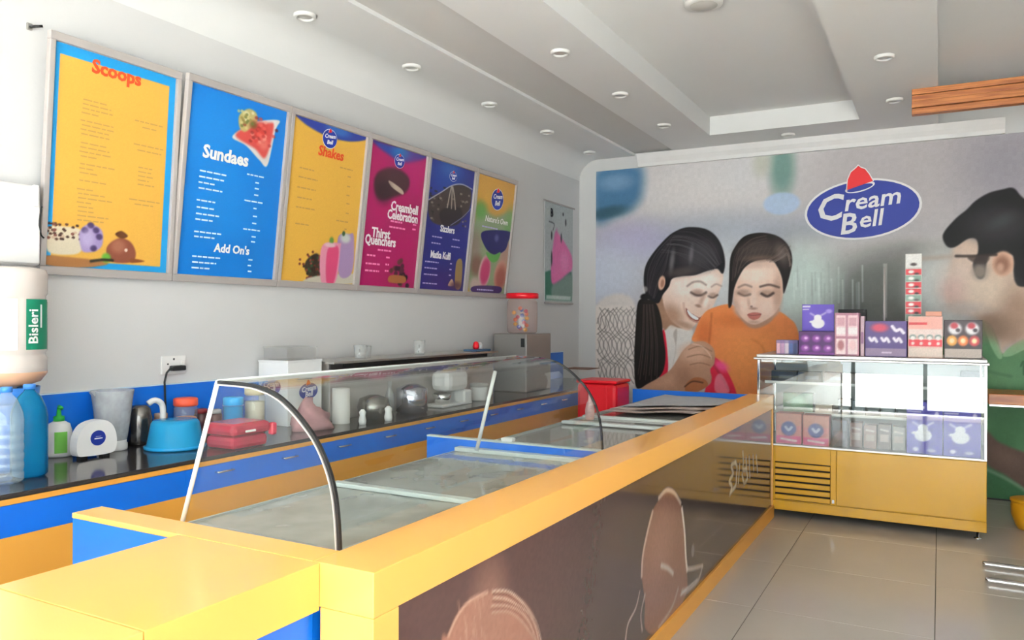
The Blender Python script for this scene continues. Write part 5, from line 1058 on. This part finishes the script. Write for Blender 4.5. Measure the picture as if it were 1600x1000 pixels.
carton('green_packet', 'green packet at the left of the middle cabinet shelf', -1.08, -.86, 6.44, 6.55, SZ[1], .93, '#4f7a5a', lambda S, w, h: S.ell(w*.5, h*.5, w*.3, h*.3, '#7fae8a', .6), 'packets on the middle cabinet shelf', 'packet')
carton('cream_packet', 'small cream packet left of the slate packets', -.84, -.72, 6.43, 6.52, SZ[1], .85, '#cdbfae', lambda S, w, h: S.rect(w*.2, w*.8, h*.4, h*.6, '#8a6a58'), 'packets on the middle cabinet shelf', 'packet')
for k, (x0, x1, c) in enumerate(((-1.17, -.98, '#1d2026'), (-.97, -.80, '#2c2f38'), (-.78, -.64, '#7d7478'), (-.62, -.45, '#948a88'), (.13, .25, '#3a4058'))):
    carton('flat_packet', ['flat black packet at the left of the top cabinet shelf', 'dark grey packet second on the top cabinet shelf', 'mauve packet third on the top cabinet shelf', 'taupe packet fourth on the top cabinet shelf', 'navy packet at the right end of the top cabinet shelf'][k], x0, x1, 6.44, 6.56, SZ[2], 1.10 if k < 4 else 1.14, c, lambda S, w, h: S.rect(w*.3, w*.9, h*.3, h*.6, '#8d95a4', .6), 'packets on the top cabinet shelf', 'packet')
# ================================================================== right edge: wall table, yellow tub, chair runners
t = thing('wall_table', 'brown wooden table top against the mural beside the cabinet', 'table', (1.0, 7.45, 0)); WT = wood('table_wood', '#a8561d', '#c8752f', .3, (1.2, 14, 14))
bx('table_top', WT, t, .335, 1.7, 7.2, 7.715, .845, .93, .006); bx('metal_edge', CHROME, t, .345, 1.69, 7.205, 7.71, .832, .8445)
for x in (.95, 1.6): MB().tube([(x, 7.45, 0), (x, 7.45, .831)], .025, 12).build('leg', CHROME, t)
t = thing('yellow_tub', 'round yellow plastic tub on the floor at the right edge', 'tub', (.585, 6.75, .0)); MB().lathe([(.085, .001), (.10, .03), (.125, .10), (.13, .17), (.12, .20), (.09, .205)], (.585, 6.75, 0), 28).build('tub', mat('yellow_plastic', '#d99a1e', .35), t); MB().lathe([(.125, .195), (.134, .20), (.134, .215), (.12, .22)], (.585, 6.75, 0), 28).build('rim', mat('yellow_plastic', '#d99a1e', .35), t)
t = thing('cafe_chair', 'chair with two chrome floor runners entering at the right edge', 'chair', (.75, 5.41, 0)); 
for y in (5.245, 5.585): MB().tube([tuple(p) for p in cr([(.235, y, .0175), (.40, y, .0175), (.75, y, .0175), (.93, y, .0185), (.99, y, .05), (.985, y, .20), (.96, y, .44)], 5, False)], .017, 12).build('runner', CHROME, t)
SE = mat('orange_seat', '#d9822a', .4); bx('seat', SE, t, .56, 1.0, 5.21, 5.62, .442, .475, .012); bx('backrest', SE, t, .985, 1.015, 5.21, 5.62, .56, .86, .01)
for y in (5.245, 5.585): MB().tube([(.975, y, .43), (1.0, y, .86)], .014, 10).build('back_upright', CHROME, t)
